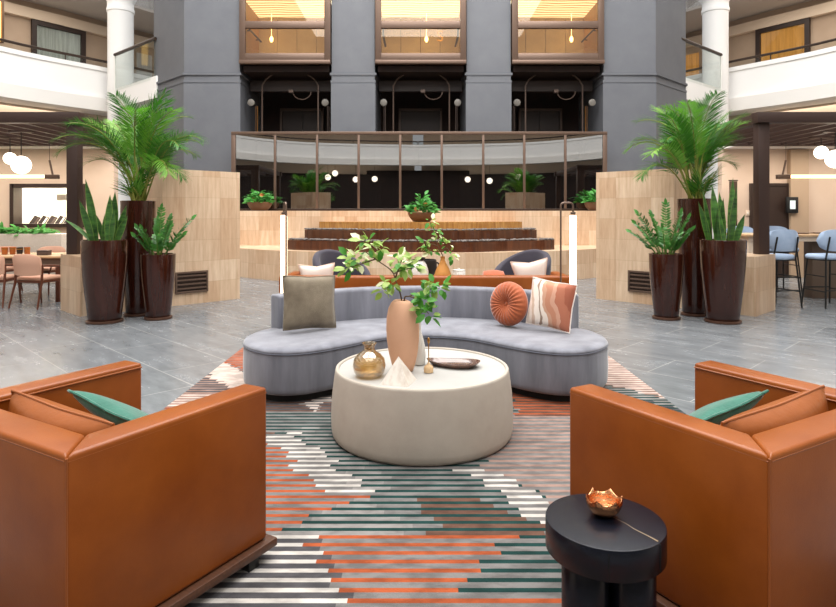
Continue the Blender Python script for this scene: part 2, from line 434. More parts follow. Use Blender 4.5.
def pillow_mb(w, h, t, n=18, pinch=.06, wob=.0, seed=1):
    rnd = random.Random(seed); b = MB(); ph = rnd.random() * 6
    def pt(i, j, sgn):
        u = -1 + 2 * i / n; v = -1 + 2 * j / n
        e = max(0, (1 - u * u) * (1 - v * v)) ** .42
        x = u * w / 2 * (1 - pinch * (1 - abs(v) ** 1.0) * (abs(u) ** 2)); z = v * h / 2 * (1 - pinch * (1 - abs(u)) * (abs(v) ** 2))
        y = sgn * t / 2 * e + wob * math.sin(3 * u + ph) * math.cos(2.5 * v + ph) * (1 if e > 0 else 1)
        return Vector((x, y, z))
    for sgn in (-1, 1):
        k = len(b.v)
        for j in range(n + 1):
            for i in range(n + 1): b.v.append(pt(i, j, sgn))
        for j in range(n):
            for i in range(n):
                q = [k + j * (n + 1) + i, k + j * (n + 1) + i + 1, k + (j + 1) * (n + 1) + i + 1, k + (j + 1) * (n + 1) + i]
                b.f.append(q if sgn < 0 else q[::-1])
    edge = [pt(i, 0, 0) for i in range(n)] + [pt(n, j, 0) for j in range(n)] + [pt(n - i, n, 0) for i in range(n)] + [pt(0, n - j, 0) for j in range(n)]
    return b, edge
def pillow(name, label, cat, w, h, t, m, loc, rot, group=None, pipe=None, seed=1, wob=.004, pinch=.06):
    b, edge = pillow_mb(w, h, t, seed=seed, wob=wob, pinch=pinch)
    r = thing(name, label, cat, loc, 0, group); r.rotation_euler = rot
    b.build('cover', m, r, 60)
    e = MB().tube(edge, .006, 6, closed=True); e.build('piping', pipe or m, r, 60)
    return r

# ================================================================== THE SETTING
struct('floor', MB().face([(-17, -17, 0), (17, -17, 0), (17, 30, 0), (-17, 30, 0)]), 'floor', 'grey stone tile floor laid diagonally across the whole lobby', 'floor')

def offset_poly(pl, d):
    out = []
    for i in range(len(pl)):
        a = pl[max(0, i - 1)]; b = pl[min(len(pl) - 1, i + 1)]
        t = (b - a).normalized(); out.append(pl[i] + Vector((-t.y, t.x)) * d)
    return out
def strip_wall(pl, d0, d1, z0, z1):
    """solid band between two offsets of an open plan line"""
    a = offset_poly(pl, d0); c = offset_poly(pl, d1); n = len(pl); b = MB(); u = [0]
    for i in range(1, n): u.append(u[-1] + (pl[i] - pl[i - 1]).length)
    ux = []
    for ring in ((a, z0), (a, z1), (c, z1), (c, z0)):
        b.addv([(p.x, p.y, ring[1]) for p in ring[0]]); ux += u
    for r in range(4):
        r2 = (r + 1) % 4
        for i in range(n - 1): b.f.append([r * n + i, r * n + i + 1, r2 * n + i + 1, r2 * n + i])
    b.f.append([0, n, 2 * n, 3 * n]); b.f.append([n - 1, 4 * n - 1, 3 * n - 1, 2 * n - 1])
    return b, ux

# plan of the gallery round the atrium (left half, from far to behind the viewer); outward is +offset
half = [(-6.4, 27.5), (-8.6, 24.5), (-10.66, 21.3), (-12.5, 18.4), (-13.7, 14), (-14.2, 8), (-13.8, 0), (-12.2, -7), (-8, -12), (0, -13.8)]
for s, nm in ((-1, 'left'), (1, 'right')):
    pl = catmull([Vector((p[0] if s < 0 else -p[0], p[1])) for p in half], 5)
    sg = -1 if s < 0 else 1                                   # outward side of the plan line
    w = lambda d0, d1, z0, z1: strip_wall(pl, sg * d0, sg * d1, z0, z1)
    side = 'glowing-sconce' if s < 0 else 'amber-curtained'
    where = 'beside the grey-curtained room' if s < 0 else 'beside the amber-curtained room'
    b, u = w(-.0, .3, 5.33, 6.4); struct('balcony_wall_' + nm, b, 'white_wall', 'smooth white upper gallery parapet ' + where, 'parapet', uvx=u)
    b, u = w(-.06, .36, 6.28, 6.42); struct('trim_coping_' + nm, b, 'white_wall', 'white coping along the gallery parapet ' + where, 'trim')
    b, u = w(-.18, .3, 4.90, 5.33); struct('trim_fascia_' + nm, b, 'white_soft', 'stepped white fascia under the parapet ' + where, 'trim')
    b, u = w(.1, 3.2, 5.02, 5.2); struct('ceiling_lobby_' + nm, b, 'white_soft', 'underside of the gallery ' + where, 'ceiling')
    b, u = w(2.5, 2.7, 4.9, 8.9); struct('upper_wall_' + nm, b, 'gallery', 'beige upper gallery wall ' + where, 'wall', uvx=u)
    b, u = w(2.3, 2.5, 8.2, 8.55); struct('trim_crown_' + nm, b, 'beige_light', 'crown moulding at the top of the gallery wall ' + where, 'trim')
    rear = [k_ for k_ in range(len(pl)) if pl[k_].y < -5]
    b, u = strip_wall([pl[k_] for k_ in rear], sg * 1.45, sg * 1.58, 0, 4.3); struct('added_dark_wall_' + nm, b, 'shaft', 'unseen dark panel added at the rear to darken the balustrade reflection ' + where, 'wall', uvx=u)  # unseen dark panels, added to darken what the balustrade glass mirrors
    b, u = w(.0, 3.2, 8.8, 9.3); struct('ceiling_gallery_' + nm, b, 'ceiling', 'grey gallery ceiling ' + where, 'ceiling')
    b, u = w(1.6, 1.8, 0, 5.02); struct('ground_wall_' + nm, b, 'beige_light', 'light beige ground floor wall under the gallery ' + where, 'wall', uvx=u)
    b, u = w(0, .3, 8.9, 12.5); struct('high_wall_' + nm, b, 'white_wall', 'white parapet of the gallery above ' + where, 'wall')
    # guard rail on the parapet
    r = thing('balcony_guard_rail', 'thin dark guard rail on the white parapet ' + where, 'railing', (0, 0, 6.42))
    pr = offset_poly(pl, sg * .2)
    MB().tube([(p.x, p.y, .26) for p in pr], .045, 8).build('handrail', 'bronze_dark', r)
    lo = MB()
    for i in range(len(pr) - 1):
        a, c = pr[i], pr[i + 1]
        lo.face([(a.x, a.y, .03), (c.x, c.y, .03), (c.x, c.y, .22), (a.x, a.y, .22)])
    lo.build('glass_panel', 'glass', r)
    for i in range(0, len(pr), 3):
        MB().tube([(pr[i].x, pr[i].y, 0), (pr[i].x, pr[i].y, .26)], .02, 6).build('post', 'bronze_dark', r)
    # round column
    cx = at(121, 0, 20.6).x * -s
    b = MB().lathe([(.40, 0), (.40, 8.1), (.43, 8.12), (.43, 8.22), (.41, 8.25), (.41, 8.45), (.45, 8.5), (.5, 8.62), (.5, 8.8)], 36, (cx, 20.6, 0))
    struct('column_' + nm, b, 'white_wall', 'round white column rising through the gallery ' + where, 'column')
    # bridge from the gallery to the lift tower
    B = lambda x, y: (x * -s, y)
    q = [B(-9.63, 19.6), B(-7.5, 17.68), B(-6.2, 19.1), B(-8.3, 21.4)]
    if s > 0: q = q[::-1]
    struct('floor_bridge_' + nm, MB().prism(q, 4.75, 5.38), 'white_wall', 'white slab of the bridge between tower and gallery ' + where, 'slab')
    r = thing('bridge_glass_railing', 'frameless glass railing on the bridge ' + where, 'railing')
    a, c = Vector(B(-9.63, 19.6)), Vector(B(-7.55, 17.74))
    d = (c - a)
    for k in range(2):
        p0, p1 = a + d * (k / 2 + .01), a + d * ((k + 1) / 2 - .01)
        nn = Vector((-d.y, d.x)).normalized() * .01
        MB().prism([p0 + nn, p1 + nn, p1 - nn, p0 - nn], 5.3, 6.42).build('glass_panel', 'glass', r)
    MB().tube([(a.x, a.y, 6.46), (c.x, c.y, 6.46)], .05, 8).build('handrail', 'bronze_dark', r)
    MB().tube([(a.x, a.y, 5.3), (a.x, a.y, 6.46)], .04, 8).build('post', 'white_soft', r)
    # gallery rooms: glazed doors on the beige wall
    wl = offset_poly(pl, sg * 2.47)
    def ray(px):
        dx = (px - CX) / F
        for i in range(len(wl) - 1):
            p, qn = wl[i], wl[i + 1]; e = qn - p
            den = dx * e.y - e.x
            if abs(den) < 1e-9: continue
            tt = (p.x - dx * p.y) / den
            if 0 <= tt <= 1 and p.y + e.y * tt > 5: return p + e * tt
    pxs = (34, 82) if s < 0 else (760, 808)
    pa, pb = ray(pxs[0]), ray(pxs[1])
    if pa and pb:
        nrm = Vector(((pb - pa).y, -(pb - pa).x)).normalized()
        if nrm.y > 0: nrm = -nrm
        top = 8.1
        fr = MB(); tt = (pb - pa); Ln = tt.length; tt.normalize()
        def pan(x0, x1, z0, z1, d0, d1):
            P = [pa + tt * x0 + nrm * d0, pa + tt * x1 + nrm * d0, pa + tt * x1 + nrm * d1, pa + tt * x0 + nrm * d1]
            return MB().prism(P, z0, z1)
        g = pan(0, Ln, 5.1, top, -.02, .02)
        num = '1' if s < 0 else '2'
        o = struct('door_' + num, g, 'curtain' if s < 0 else 'curtain_glowing', 'gallery door hung with %s curtains behind the white parapet' % ('grey' if s < 0 else 'amber glowing'), 'door')
        for x0, x1, z0, z1 in ((-.1, .06, 5.1, top + .1), (Ln - .06, Ln + .1, 5.1, top + .1), (.06, Ln - .06, top - .06, top + .1)):
            pan(x0, x1, z0, z1, .02, .12).build('door_frame', 'door_brown', o)
        pan(.06, Ln - .06, 5.1, top - .06, .05, .06).build('glass_pane', 'glass', o)
    # a darker glimpse of another room door between column and tower
    pa2, pb2 = (ray(137), ray(152)) if s < 0 else (ray(685), ray(699))
    if pa2 and pb2:
        tt = (pb2 - pa2); Ln = tt.length; tt.normalize(); nrm = Vector((tt.y, -tt.x))
        if nrm.y > 0: nrm = -nrm
        P = [pa2 + nrm * .02, pb2 + nrm * .02, pb2 - nrm * .02, pa2 - nrm * .02]
        struct('door_' + ('3' if s < 0 else '4'), MB().prism(P, 5.1, 7.9), 'curtain' if s < 0 else 'curtain_glowing', 'curtained gallery door seen beyond the bridge railing ' + where, 'door')

# wall sconce glow at the edge of the gallery
sx = thing('wall_sconce', 'tall glowing amber wall sconce on the beige gallery wall', 'wall lamp', at(-5, 24, 20.0))
MB().box(-.25, .18, -.06, .06, -.55, .75, .03).build('shade', 'sconce', sx)
MB().box(-.3, .23, .07, .12, -.6, .8, .01).build('backplate', 'bronze', sx)

# lift tower -------------------------------------------------------
Y0 = 16.5
xs = [at(p, 0, Y0).x for p in (184.5, 240, 332, 375, 467, 511, 604, 656)]
def pilaster(nm, poly, label):
    r = struct('wall_tower_' + nm, MB().prism(poly, 0, 12), 'grey_panel', label, 'wall')
    return r
def grow(poly, d):
    c = sum((Vector(p) for p in poly), Vector((0, 0))) / len(poly)
    return offset_loop([Vector(p) for p in poly], -d)
polys = [('far_left', [(xs[0], Y0), (xs[1], Y0), (xs[1], 19.4), (xs[0] - 1.42, 19.4), (xs[0] - 1.42, Y0 + 1.42)], 'grey panelled corner pier of the lift tower, on the side of the wicker-toned dining table'),
         ('mid_left', [(xs[2], Y0), (xs[3], Y0), (xs[3], 19.4), (xs[2], 19.4)], 'narrow grey pier between first and middle lift shafts'),
         ('mid_right', [(xs[4], Y0), (xs[5], Y0), (xs[5], 19.4), (xs[4], 19.4)], 'narrow grey pier between middle and last lift shafts'),
         ('far_right', [(xs[6], Y0), (xs[7], Y0), (xs[7] + 1.42, Y0 + 1.42), (xs[7] + 1.42, 19.4), (xs[6], 19.4)], 'grey panelled corner pier of the lift tower, on the side of the bar stools')]
k = 0
for nm, poly, lab in polys:
    pilaster(nm, poly, lab)
    for z0, z1, d, mm in ((5.13, 5.19, .05, 'grey_panel'), (4.93, 4.99, .03, 'grey_panel'), (0, 4.9, .02, 'grey_panel'), (5.19, 5.215, .012, 'grey_shadow_line'), (5.10, 5.13, .012, 'grey_shadow_line'), (4.90, 4.93, .012, 'grey_shadow_line')):
        k += 1
        what = {5.13: 'upper raised band', 4.93: 'lower raised band', 0: 'smooth lower cladding', 5.19: 'painted shadow line above the bands', 5.10: 'painted shadow line between the bands', 4.90: 'painted shadow line under the bands'}[z0]
        struct('trim_%d' % k, MB().prism(grow(poly, d), z0, z1), mm, '%s on the %s' % (what, lab.split(',')[0] if ',' not in lab else lab.replace(' panelled', '')), 'trim')
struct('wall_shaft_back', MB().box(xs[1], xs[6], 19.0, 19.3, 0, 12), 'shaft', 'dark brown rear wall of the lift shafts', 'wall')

# glass lift cars, each hanging in its shaft
lifts = [(1, 'first lift car with an oak inner side panel and slanting handrail, dining side'), (3, 'middle glass lift car over the central bowl planter'), (5, 'last lift car with an oak inner side panel and handrail, bar side')]
for li, (i, lab) in enumerate(lifts):
    x0, x1 = xs[i] + .02, xs[i + 1] - .02
    w = x1 - x0; z0 = 5.40
    r = thing('elevator_car', 'bronze framed ' + lab, 'elevator', ((x0 + x1) / 2, Y0 - .12, z0))
    h = w / 2
    f = MB()
    for sx_ in (-1, 1): MB().box(sx_ * h - (.0 if sx_ > 0 else 0) if False else (-h if sx_ < 0 else h - .16), (-h + .16 if sx_ < 0 else h), 0, .1, .10, 4.0, .008).build('side_frame', 'bronze', r)
    MB().box(-h + .16, h - .16, .0, .1, .10, .29, .006).build('bottom_rail', 'bronze', r)
    MB().box(-h, h, -.05, .12, 0, .10, .01).build('sill', 'bronze', r)
    MB().box(-h + .16, h - .16, -.01, .1, .95, 1.14, .006).build('cross_rail', 'bronze', r)
    MB().box(-h + .16, h - .16, .04, .05, .29, .95).build('lower_glass', 'car_glass', r)
    MB().box(-h + .16, h - .16, .04, .05, 1.14, 3.6).build('upper_glass', 'car_glass', r)
    MB().box(-h + .06, h - .06, .12, 1.75, .05, .15).build('car_floor', 'walnut', r)
    bw = (2 * h - .12) / 4
    for q in range(4):
        MB().box(-h + .06 + q * bw + .006, -h + .06 + (q + 1) * bw - .006, 1.65, 1.75, .15, 1.75).build('rear_panel', 'car_wall', r)
    MB().box(-h + .04, -h + .1, .12, 1.72, .15, 1.75).build('side_panel', 'car_wood' if li == 0 else 'car_wall', r)
    MB().box(h - .1, h - .04, .12, 1.72, .15, 1.75).build('side_panel', 'car_wood' if li == 2 else 'car_wall', r)
    MB().box(-h + .04, h - .04, .12, 1.75, 1.75, 1.85).build('luminous_ceiling', 'car_ceiling', r)
    rail = MB()
    if li != 1:
        sg = -1 if li == 0 else 1
        rail.tube([(sg * (h - .2), .2, 1.0), (sg * (h - .2), 1.5, 1.0)], .025, 8)
        for yy in (.4, 1.3): rail.tube([(sg * (h - .2), yy, 1.0), (sg * (h - .1), yy, 1.0)], .015, 6)
    else:
        for sg in (-1, 1): MB().tube([(sg * (h - .2), .25, 1.15), (sg * (h - .2), .25, .85), (sg * (h - .2), 1.4, .85)], .03, 8).build('handrail', 'bronze_dark', r)
    if li != 1: rail.build('handrail', 'bronze_dark', r)
    bx = {0: -h + .55, 1: .17, 2: h - .55}[li]
    MB().sphere((bx, 1.3, 1.02), .05, sz=1.8).tube([(bx, 1.3, 1.1), (bx, 1.3, 1.75)], .006, 6).build('hanging_bulb', 'bulb', r)
    if li == 1:   # logo reflection in the middle car, modelled as a solid letter
        cu = bpy.data.curves.new('reflected_letter', 'FONT'); cu.body = 'S'; cu.size = .42; cu.extrude = .006
        tmp = bpy.data.objects.new('tmp', cu); C.objects.link(tmp); bpy.context.view_layer.update()
        me = bpy.data.meshes.new_from_object(tmp); bpy.data.objects.remove(tmp); bpy.data.curves.remove(cu)
        me.materials.clear(); me.materials.append(M['gold'])
        ob = bpy.data.objects.new('reflected_letter', me); C.objects.link(ob); ob.parent = r
        ob.location = (.42, .075, .62); ob.rotation_euler = (PI / 2, 0, 0)
    # gear slung under the car
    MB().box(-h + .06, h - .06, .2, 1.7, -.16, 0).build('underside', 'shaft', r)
    MB().box(-h + .05, h - .05, .9, 1.05, -.55, -.25).build('sling_beam', 'door_brown', r)
    for pxl in (-h + .46, h - .42):
        MB().tube([(pxl + (.35 if pxl < 0 else -.35), .6, -.1), (pxl + (.1 if pxl < 0 else -.1), .6, -.28), (pxl, .6, -.45), (pxl, .6, -4)], .022, 8).build('cable_conduit', 'steel_dark', r)
    lp = [(.15 + .25 * math.cos(a) + .2, .58, -.62 + .22 * math.sin(a)) for a in [PI + PI * j / 8 for j in range(9)]]
    MB().tube(lp, .016, 6).build('travelling_cable', 'steel_dark', r)
    MB().box(.0, .12, .5, .62, -.66, -.58).build('junction_box', 'steel_dark', r)
    for pxl in (-h + .20, h - .20):
        MB().lathe([(.07, -.05), (.095, -.04), (.095, .04), (.07, .05)], 18, (0, 0, 0), fn=lambda rr, z, a: (rr * math.cos(a), z, rr * math.sin(a))).build('guide_pulley', 'pulley', r).location = (pxl, .45, -.95)
# shaft fittings
k = 0
for i in (1, 3, 5):
    x0, x1 = xs[i], xs[i + 1]; c_ = (x0 + x1) / 2
    k += 1
    o = struct('trim_shaft_%d' % k, MB().box(c_ - .62, c_ + .62, 18.85, 18.9, 2.0, 4.55).box(c_ - .62, c_ + .62, 18.78, 18.86, 3.0, 3.05).box(c_ - .02, c_ + .02, 18.8, 18.86, 3.05, 4.5), 'door_brown', 'dark panelled landing door deep in the %s shaft' % ('first', 'middle', 'last')[k - 1], 'shaft door')
    MB().box(c_ - .66, c_ - .60, 18.75, 18.84, 2.0, 4.6).box(c_ + .60, c_ + .66, 18.75, 18.84, 2.0, 4.6).box(c_ - .66, c_ + .66, 18.75, 18.84, 4.55, 4.62).box(c_ - .66, c_ + .66, 18.72, 18.8, 2.98, 3.06).build('door_frame', 'steel_dark', o)
    for sg in (-1, 1):
        xx = x0 + .22 if sg < 0 else x1 - .22
        pp = thing('guide_post', 'slim upright guide post in the %s shaft, by its %s pier' % (('first', 'middle', 'last')[k - 1], 'nearer outer' if (sg < 0) == (i == 1) else 'inner' if i != 3 else ('first' if sg < 0 else 'second')), 'post', (xx, 17.4, 1.5))
        MB().box(-.03, .03, -.03, .03, 0, 2.95).build('rail_bar', 'ochre' if (i == 1 and sg < 0) or (i == 5 and sg > 0) else 'steel_dark', pp)
        MB().box(-.012, .012, -.06, -.03, 0, 2.95).build('guide_fin', 'shaft', pp)

# raised stone terrace with the water steps -------------------------
struct('terrace_wall', MB().box(-5.6, 5.8, 15.15, 16.45, 0, 1.5), 'trav', 'straight travertine retaining wall under the glass railing', 'wall')
struct('floor_terrace', MB().box(-6.0, 6.2, 16.45, 19.0, 0, 1.5), 'trav', 'raised landing in front of the lift shafts', 'floor')
def arc_front(xw, yend, ymid, n=36, wave=0):
    out = []
    R = (xw * xw + (yend - ymid) ** 2) / (2 * (yend - ymid))
    for i in range(n + 1):
        x = -xw + 2 * xw * i / n
        y = ymid + R - math.sqrt(R * R - x * x) + wave * math.cos(x / xw * PI * 3)
        out.append(Vector((x + .06, y)))
    return out
def arc_block(front, yb, z0, z1):
    n = len(front); b = MB(); ux = []
    u = [0]
    for i in range(1, n): u.append(u[-1] + (front[i] - front[i - 1]).length)
    for z in (z0, z1):
        b.addv([(p.x, p.y, z) for p in front]); ux += u
    b.addv([(p.x, p.y, z1) for p in front]); ux += u
    b.addv([(front[-1].x, yb, z1), (front[0].x, yb, z1)]); ux += [0, 0]
    b.addv([(front[-1].x, front[-1].y, z0), (front[-1].x, yb, z0), (front[-1].x, yb, z1), (front[-1].x, front[-1].y, z1)]); ux += [0, 1, 1, 0]
    b.addv([(front[0].x, front[0].y, z0), (front[0].x, yb, z0), (front[0].x, yb, z1), (front[0].x, front[0].y, z1)]); ux += [0, 1, 1, 0]
    for i in range(n - 1): b.f.append([i, i + 1, n + i + 1, n + i])
    b.f.append([2 * n + i for i in range(n)] + [3 * n, 3 * n + 1])
    k = 3 * n + 2
    b.f.append([k, k + 1, k + 2, k + 3]); b.f.append([k + 7, k + 6, k + 5, k + 4])
    return b, ux
b, u = arc_block(arc_front(5.0, 15.12, 12.3), 15.15, 0, .65)
struct('basin_wall', b, 'trav', 'low curved travertine basin wall bulging towards the seating', 'wall', uvx=u)
b, u = arc_block(arc_front(2.36, 14.35, 13.75), 15.15, .65, 1.245)
struct('cascade_wall', b, 'travdark', 'honey coloured curved stone wall under the central bowl planter', 'wall', uvx=u)
fr2 = arc_front(2.92, 13.55, 12.5, wave=.07); fr1 = arc_front(2.62, 14.0, 13.1, wave=.07)
b, u = arc_block(fr2, 15.1, .65, .86)
struct('trim_lower_cascade', b, 'water_step', 'lower dark wet stone step of the cascade', 'step')
b, u = arc_block(fr1, 15.1, .86, 1.07)
struct('trim_upper_cascade', b, 'water_step', 'upper dark wet stone step of the cascade', 'step')
rnd = random.Random(4)
for fr, z, nm in ((fr2, .862, 'lower'), (fr1, 1.072, 'upper')):
    b = MB()
    for q in range(420):
        i = rnd.uniform(0, len(fr) - 1.001); a, c = fr[int(i)], fr[int(i) + 1]; p = a.lerp(c, i - int(i))
        rr = rnd.uniform(.02, .038)
        b.sphere((p.x, p.y + rnd.uniform(.03, .3), z + rr * .6), rr, rnd.uniform(.8, 1.4), rnd.uniform(.8, 1.4), rnd.uniform(.6, .8), 6, 4)
    tag(b.build(nm + '_pebbles', 'pebble'), 'grey pebbles heaped along the %s dark cascade step' % nm, 'pebbles', None, 'stuff')

# smoked glass balustrade before the shafts
YR = 15.9
r = thing('glass_balustrade', 'bronze framed smoked glass balustrade along the raised lift landing', 'railing', (0, YR, 1.5))
px_posts = [234, 275.5, 317.5, 359, 400.5, 442, 483.5, 524.5, 565.5, 605]
xp = [at(p, 0, YR).x for p in px_posts]
hh = 2.02
for i, x in enumerate(xp):
    ww = .055 if i in (0, len(xp) - 1) else .03
    MB().box(x - ww, x + ww, -.04, .04, 0, hh, .006).build('post', 'bronze', r)
for i in range(len(xp) - 1):
    MB().box(xp[i] + .03, xp[i + 1] - .03, -.006, .006, .06, hh - .06).build('glass_panel', 'glass_rail', r)
MB().box(xp[0] - .055, xp[-1] + .055, -.05, .05, hh - .06, hh + .02, .008).build('top_rail', 'bronze', r)
MB().box(xp[0], xp[-1], -.05, .05, 0, .06, .008).build('bottom_rail', 'bronze_dark', r)

# angled travertine screen walls either side, with a low end that carries the pergola post
for s, nm in ((-1, 'left'), (1, 'right')):
    m = lambda x, y: Vector((x * -s, y))
    P0, P1 = m(-3.94, 9.5), m(-3.02, 10.46)           # front face
    e = (P1 - P0).normalized(); n_ = m(-e.y if s < 0 else e.x * 0, 0) if False else (Vector((-e.y, e.x)) if s < 0 else Vector((e.y, -e.x)))
    th = .75
    poly = [P0, P1, P1 + n_ * th, P0 + n_ * th]
    if s > 0: poly = poly[::-1]
    side = 'dining table' if s < 0 else 'bar'
    o = struct('screen_wall_' + nm, MB().prism(poly, 0, 2.14), 'trav', 'tall angled travertine screen wall on the %s side' % side, 'wall')
    L0 = P0 - e * 1.16
    poly = [L0, P0 - e * .002, P0 - e * .002 + n_ * .86, L0 + n_ * .86]
    if s > 0: poly = poly[::-1]
    struct('low_wall_' + nm, MB().prism(poly, 0, .84), 'trav', 'low travertine plinth wall under the pergola post, %s side' % side, 'wall')
    # vent grille set in the screen wall
    vl = P0.lerp(P1, .15); vr = P0.lerp(P1, .56)
    r = thing('vent_grille', 'bronze louvred vent grille low in the travertine screen on the %s side' % side, 'vent', (vl.x, vl.y, .185))
    ang = math.atan2((vr - vl).y, (vr - vl).x)
    r.rotation_euler = (0, 0, ang)
    W = (vr - vl).length; sgn = 1 if s > 0 else -1
    dep = (lambda a, c: (min(a * -sgn * -1, c * -sgn * -1), max(a * -sgn * -1, c * -sgn * -1)))
    def gbox(x0, x1, d0, d1, z0, z1):
        a, c = (-d1, -d0) if s < 0 else (d0, d1)
        return MB().box(x0, x1, a, c, z0, z1, .003)
    gbox(0, W, .004, .008, 0, .34).build('backing', 'bronze_dark', r)
    for (x0, x1, z0, z1) in ((0, .03, 0, .34), (W - .03, W, 0, .34), (.03, W - .03, 0, .03), (.03, W - .03, .31, .34)):
        gbox(x0, x1, .008, .03, z0, z1).build('frame', 'bronze', r)
    for q in range(4): gbox(.03, W - .03, .008, .026, .06 + q * .066, .085 + q * .066).build('louvre', 'bronze', r)

# dining / bar alcoves ------------------------------------------------
for s, nm in ((-1, 'left'), (1, 'right')):
    X = lambda x: x * -s
    def bx(x0, x1, *a, **k): return MB().box(min(X(x0), X(x1)), max(X(x0), X(x1)), *a, **k)
    if s < 0:
        wx0, wx1 = at(14, 0, 14).x, at(84, 0, 14).x; wz0, wz1 = at(0, 225, 14).z, at(0, 186, 14).z
        b = MB().box(-13.6, wx0, 14, 14.2, 0, 2.9).box(wx1, -6.9, 14, 14.2, 0, 2.9).box(wx0, wx1, 14, 14.2, 0, wz0).box(wx0, wx1, 14, 14.2, wz1, 2.9)
    else:
        b = MB().box(6.9, 13.6, 14, 14.2, 0, 2.9)
    struct('alcove_wall_' + nm, b, 'beige', 'plain beige wall behind the %s' % ('dining table' if s < 0 else 'bar table'), 'wall')
    struct('trim_bulkhead_' + nm, bx(-13.6, -6.9, 13.4, 14.3, 2.9, 3.12), 'white_soft', 'white bulkhead over the beige alcove wall by the %s' % ('dining table' if s < 0 else 'bar table'), 'bulkhead')
    struct('trim_strut_' + nm, MB().tube([(X(-15.3), 19, 4.4), (X(-13.2), 19.3, 3.4)], .07, 8).tube([(X(-14.9), 19, 4.7), (X(-12.9), 19.3, 3.7)], .07, 8), 'white_wall', 'pair of white diagonal struts under the gallery, %s side' % ('dining' if s < 0 else 'bar'), 'strut')
# kitchen pass window in the alcove wall
o = struct('window_1', MB().box(wx0, wx1, 15.3, 15.35, wz0 - .2, wz1 + .3), 'kitchen', 'black framed kitchen hatch bright inside behind the dining table', 'window')
for (x0, x1, z0, z1) in ((wx0 - .05, wx0 + .04, wz0 - .05, wz1 + .05), (wx1 - .04, wx1 + .05, wz0 - .05, wz1 + .05), (wx0, wx1, wz1 - .04, wz1 + .05), (wx0, wx1, wz0 - .05, wz0 + .03)):
    MB().box(x0, x1, 13.93, 14.24, z0, z1).build('window_frame', 'door_brown', o)
MB().box(wx0, wx1, 14.3, 15.3, wz0 - .1, wz0 - .04).build('counter', 'kitchen', o)
MB().box(wx0, wx1, 14.3, 15.3, wz1 + .25, wz1 + .3).build('hatch_ceiling', 'kitchen', o)
MB().box(wx0 - .05, wx0, 14.25, 15.3, wz0 - .1, wz1 + .3).build('hatch_side', 'kitchen', o)
MB().box(wx1, wx1 + .05, 14.25, 15.3, wz0 - .1, wz1 + .3).build('hatch_side', 'kitchen', o)
al = bpy.data.lights.new('hatch_lamp', 'AREA'); al.energy = 40; al.size = 1.0; al.size_y = .5; al.shape = 'RECTANGLE'; al.color = (1, .93, .8)
ao = bpy.data.objects.new('hatch_lamp', al); C.objects.link(ao); ao.location = ((wx0 + wx1) / 2, 14.7, wz1 + .22)
v = thing('hatch_vent', 'small grey vent high on the bright hatch wall', 'vent', ((wx0 + .35), 15.29, wz1 - .22))
MB().box(-.12, .12, -.02, 0, -.07, .07, .004).build('frame', 'pulley', v)
for q in range(4): MB().box(-.1, .1, -.026, -.02, -.05 + q * .03, -.037 + q * .03).build('slat', 'steel_dark', v)
for q in range(6):
    xx = wx0 + .14 + q * .2
    mg = thing('menu_folder', 'dark folder leaning in the kitchen hatch, %s along the sill' % ('first', 'second', 'third', 'fourth', 'fifth', 'sixth')[q], 'menu folder', (xx, 14.45, wz0 - .035), 0, 'folders in the kitchen hatch')
    mtx = Euler((-.5, .35, 0)).to_matrix().to_4x4()
    MB().box(-.075, .075, -.01, .01, .0, .22, mtx=Matrix.Translation((0, 0, .04)) @ mtx).build('cover', 'door_brown', mg)
    MB().box(.02, .06, -.014, -.011, .02, .2, mtx=Matrix.Translation((0, 0, .04)) @ mtx).build('spine_strip', 'kitchen' if q % 2 else 'dark_box', mg)
# bar side: door, wall screen, taupe return
dx0, dx1 = at(752, 0, 14).x, at(787, 0, 14).x
o = struct('door_5', MB().box(dx0, dx1, 13.95, 13.998, 0, 2.06), 'door_brown', 'plain dark brown door in the beige wall behind the bar table', 'door')
for x0, x1, z1 in ((dx0 - .06, dx0, 2.12), (dx1, dx1 + .06, 2.12)): MB().box(x0, x1, 13.93, 13.998, 0, z1).build('door_frame', 'door_brown', o)
MB().box(dx0, dx1, 13.93, 13.998, 2.06, 2.12).build('door_frame', 'door_brown', o)
MB().tube([(dx1 - .1, 13.94, 1.0), (dx1 - .1, 13.88, 1.0), (dx1 - .22, 13.88, 1.0)], .015, 8).build('door_handle', 'pulley', o)
sc = thing('wall_screen', 'small black framed lit screen on the wall beside the dark door', 'screen', at(793, 205, 13.795))
MB().box(-.13, .13, 0, .06, -.18, .18, .008).build('case', 'black', sc)
MB().box(-.06, .06, -.006, 0, -.09, .1).build('display', 'screen', sc)
sw = thing('light_switch', 'small pale switch plate on the beige wall beside the dark door', 'switch', at(748, 213, 13.98))
MB().box(-.04, .04, -.005, .015, -.06, .06, .004).build('plate', 'beige_light', sw)
MB().box(-.012, .012, -.012, -.005, -.02, .02, .002).build('rocker', 'white_soft', sw)
struct('wall_return', MB().box(at(790, 0, 13.9).x, at(808, 0, 13.9).x, 13.86, 13.995, 0, 2.88), 'beige_dark', 'darker taupe wall panel beside the lit screen', 'wall')
# light switch-free curtain by the screen wall
cu = thing('brown_curtain', 'dark brown curtain hanging beside the bar-side white column', 'curtain', (at(729, 0, 13.9).x, 13.7, 0))
cb = MB()
pts = [(-.08 + .16 * i / 30, .035 * math.sin(i * 1.05)) for i in range(31)]
for i in range(30):
    (a, c), (d, e2) = pts[i], pts[i + 1]
    cb.face([(a, c, .02), (d, e2, .02), (d, e2, 2.15), (a, c, 2.15)])
cb.build('cloth', 'taupe_wood', cu); MB().tube([(-.10, 0, 2.17), (.10, 0, 2.17)], .015, 8).build('curtain_rod', 'bronze_dark', cu)

# ================================================================== FURNITURE
RUGZ = .012
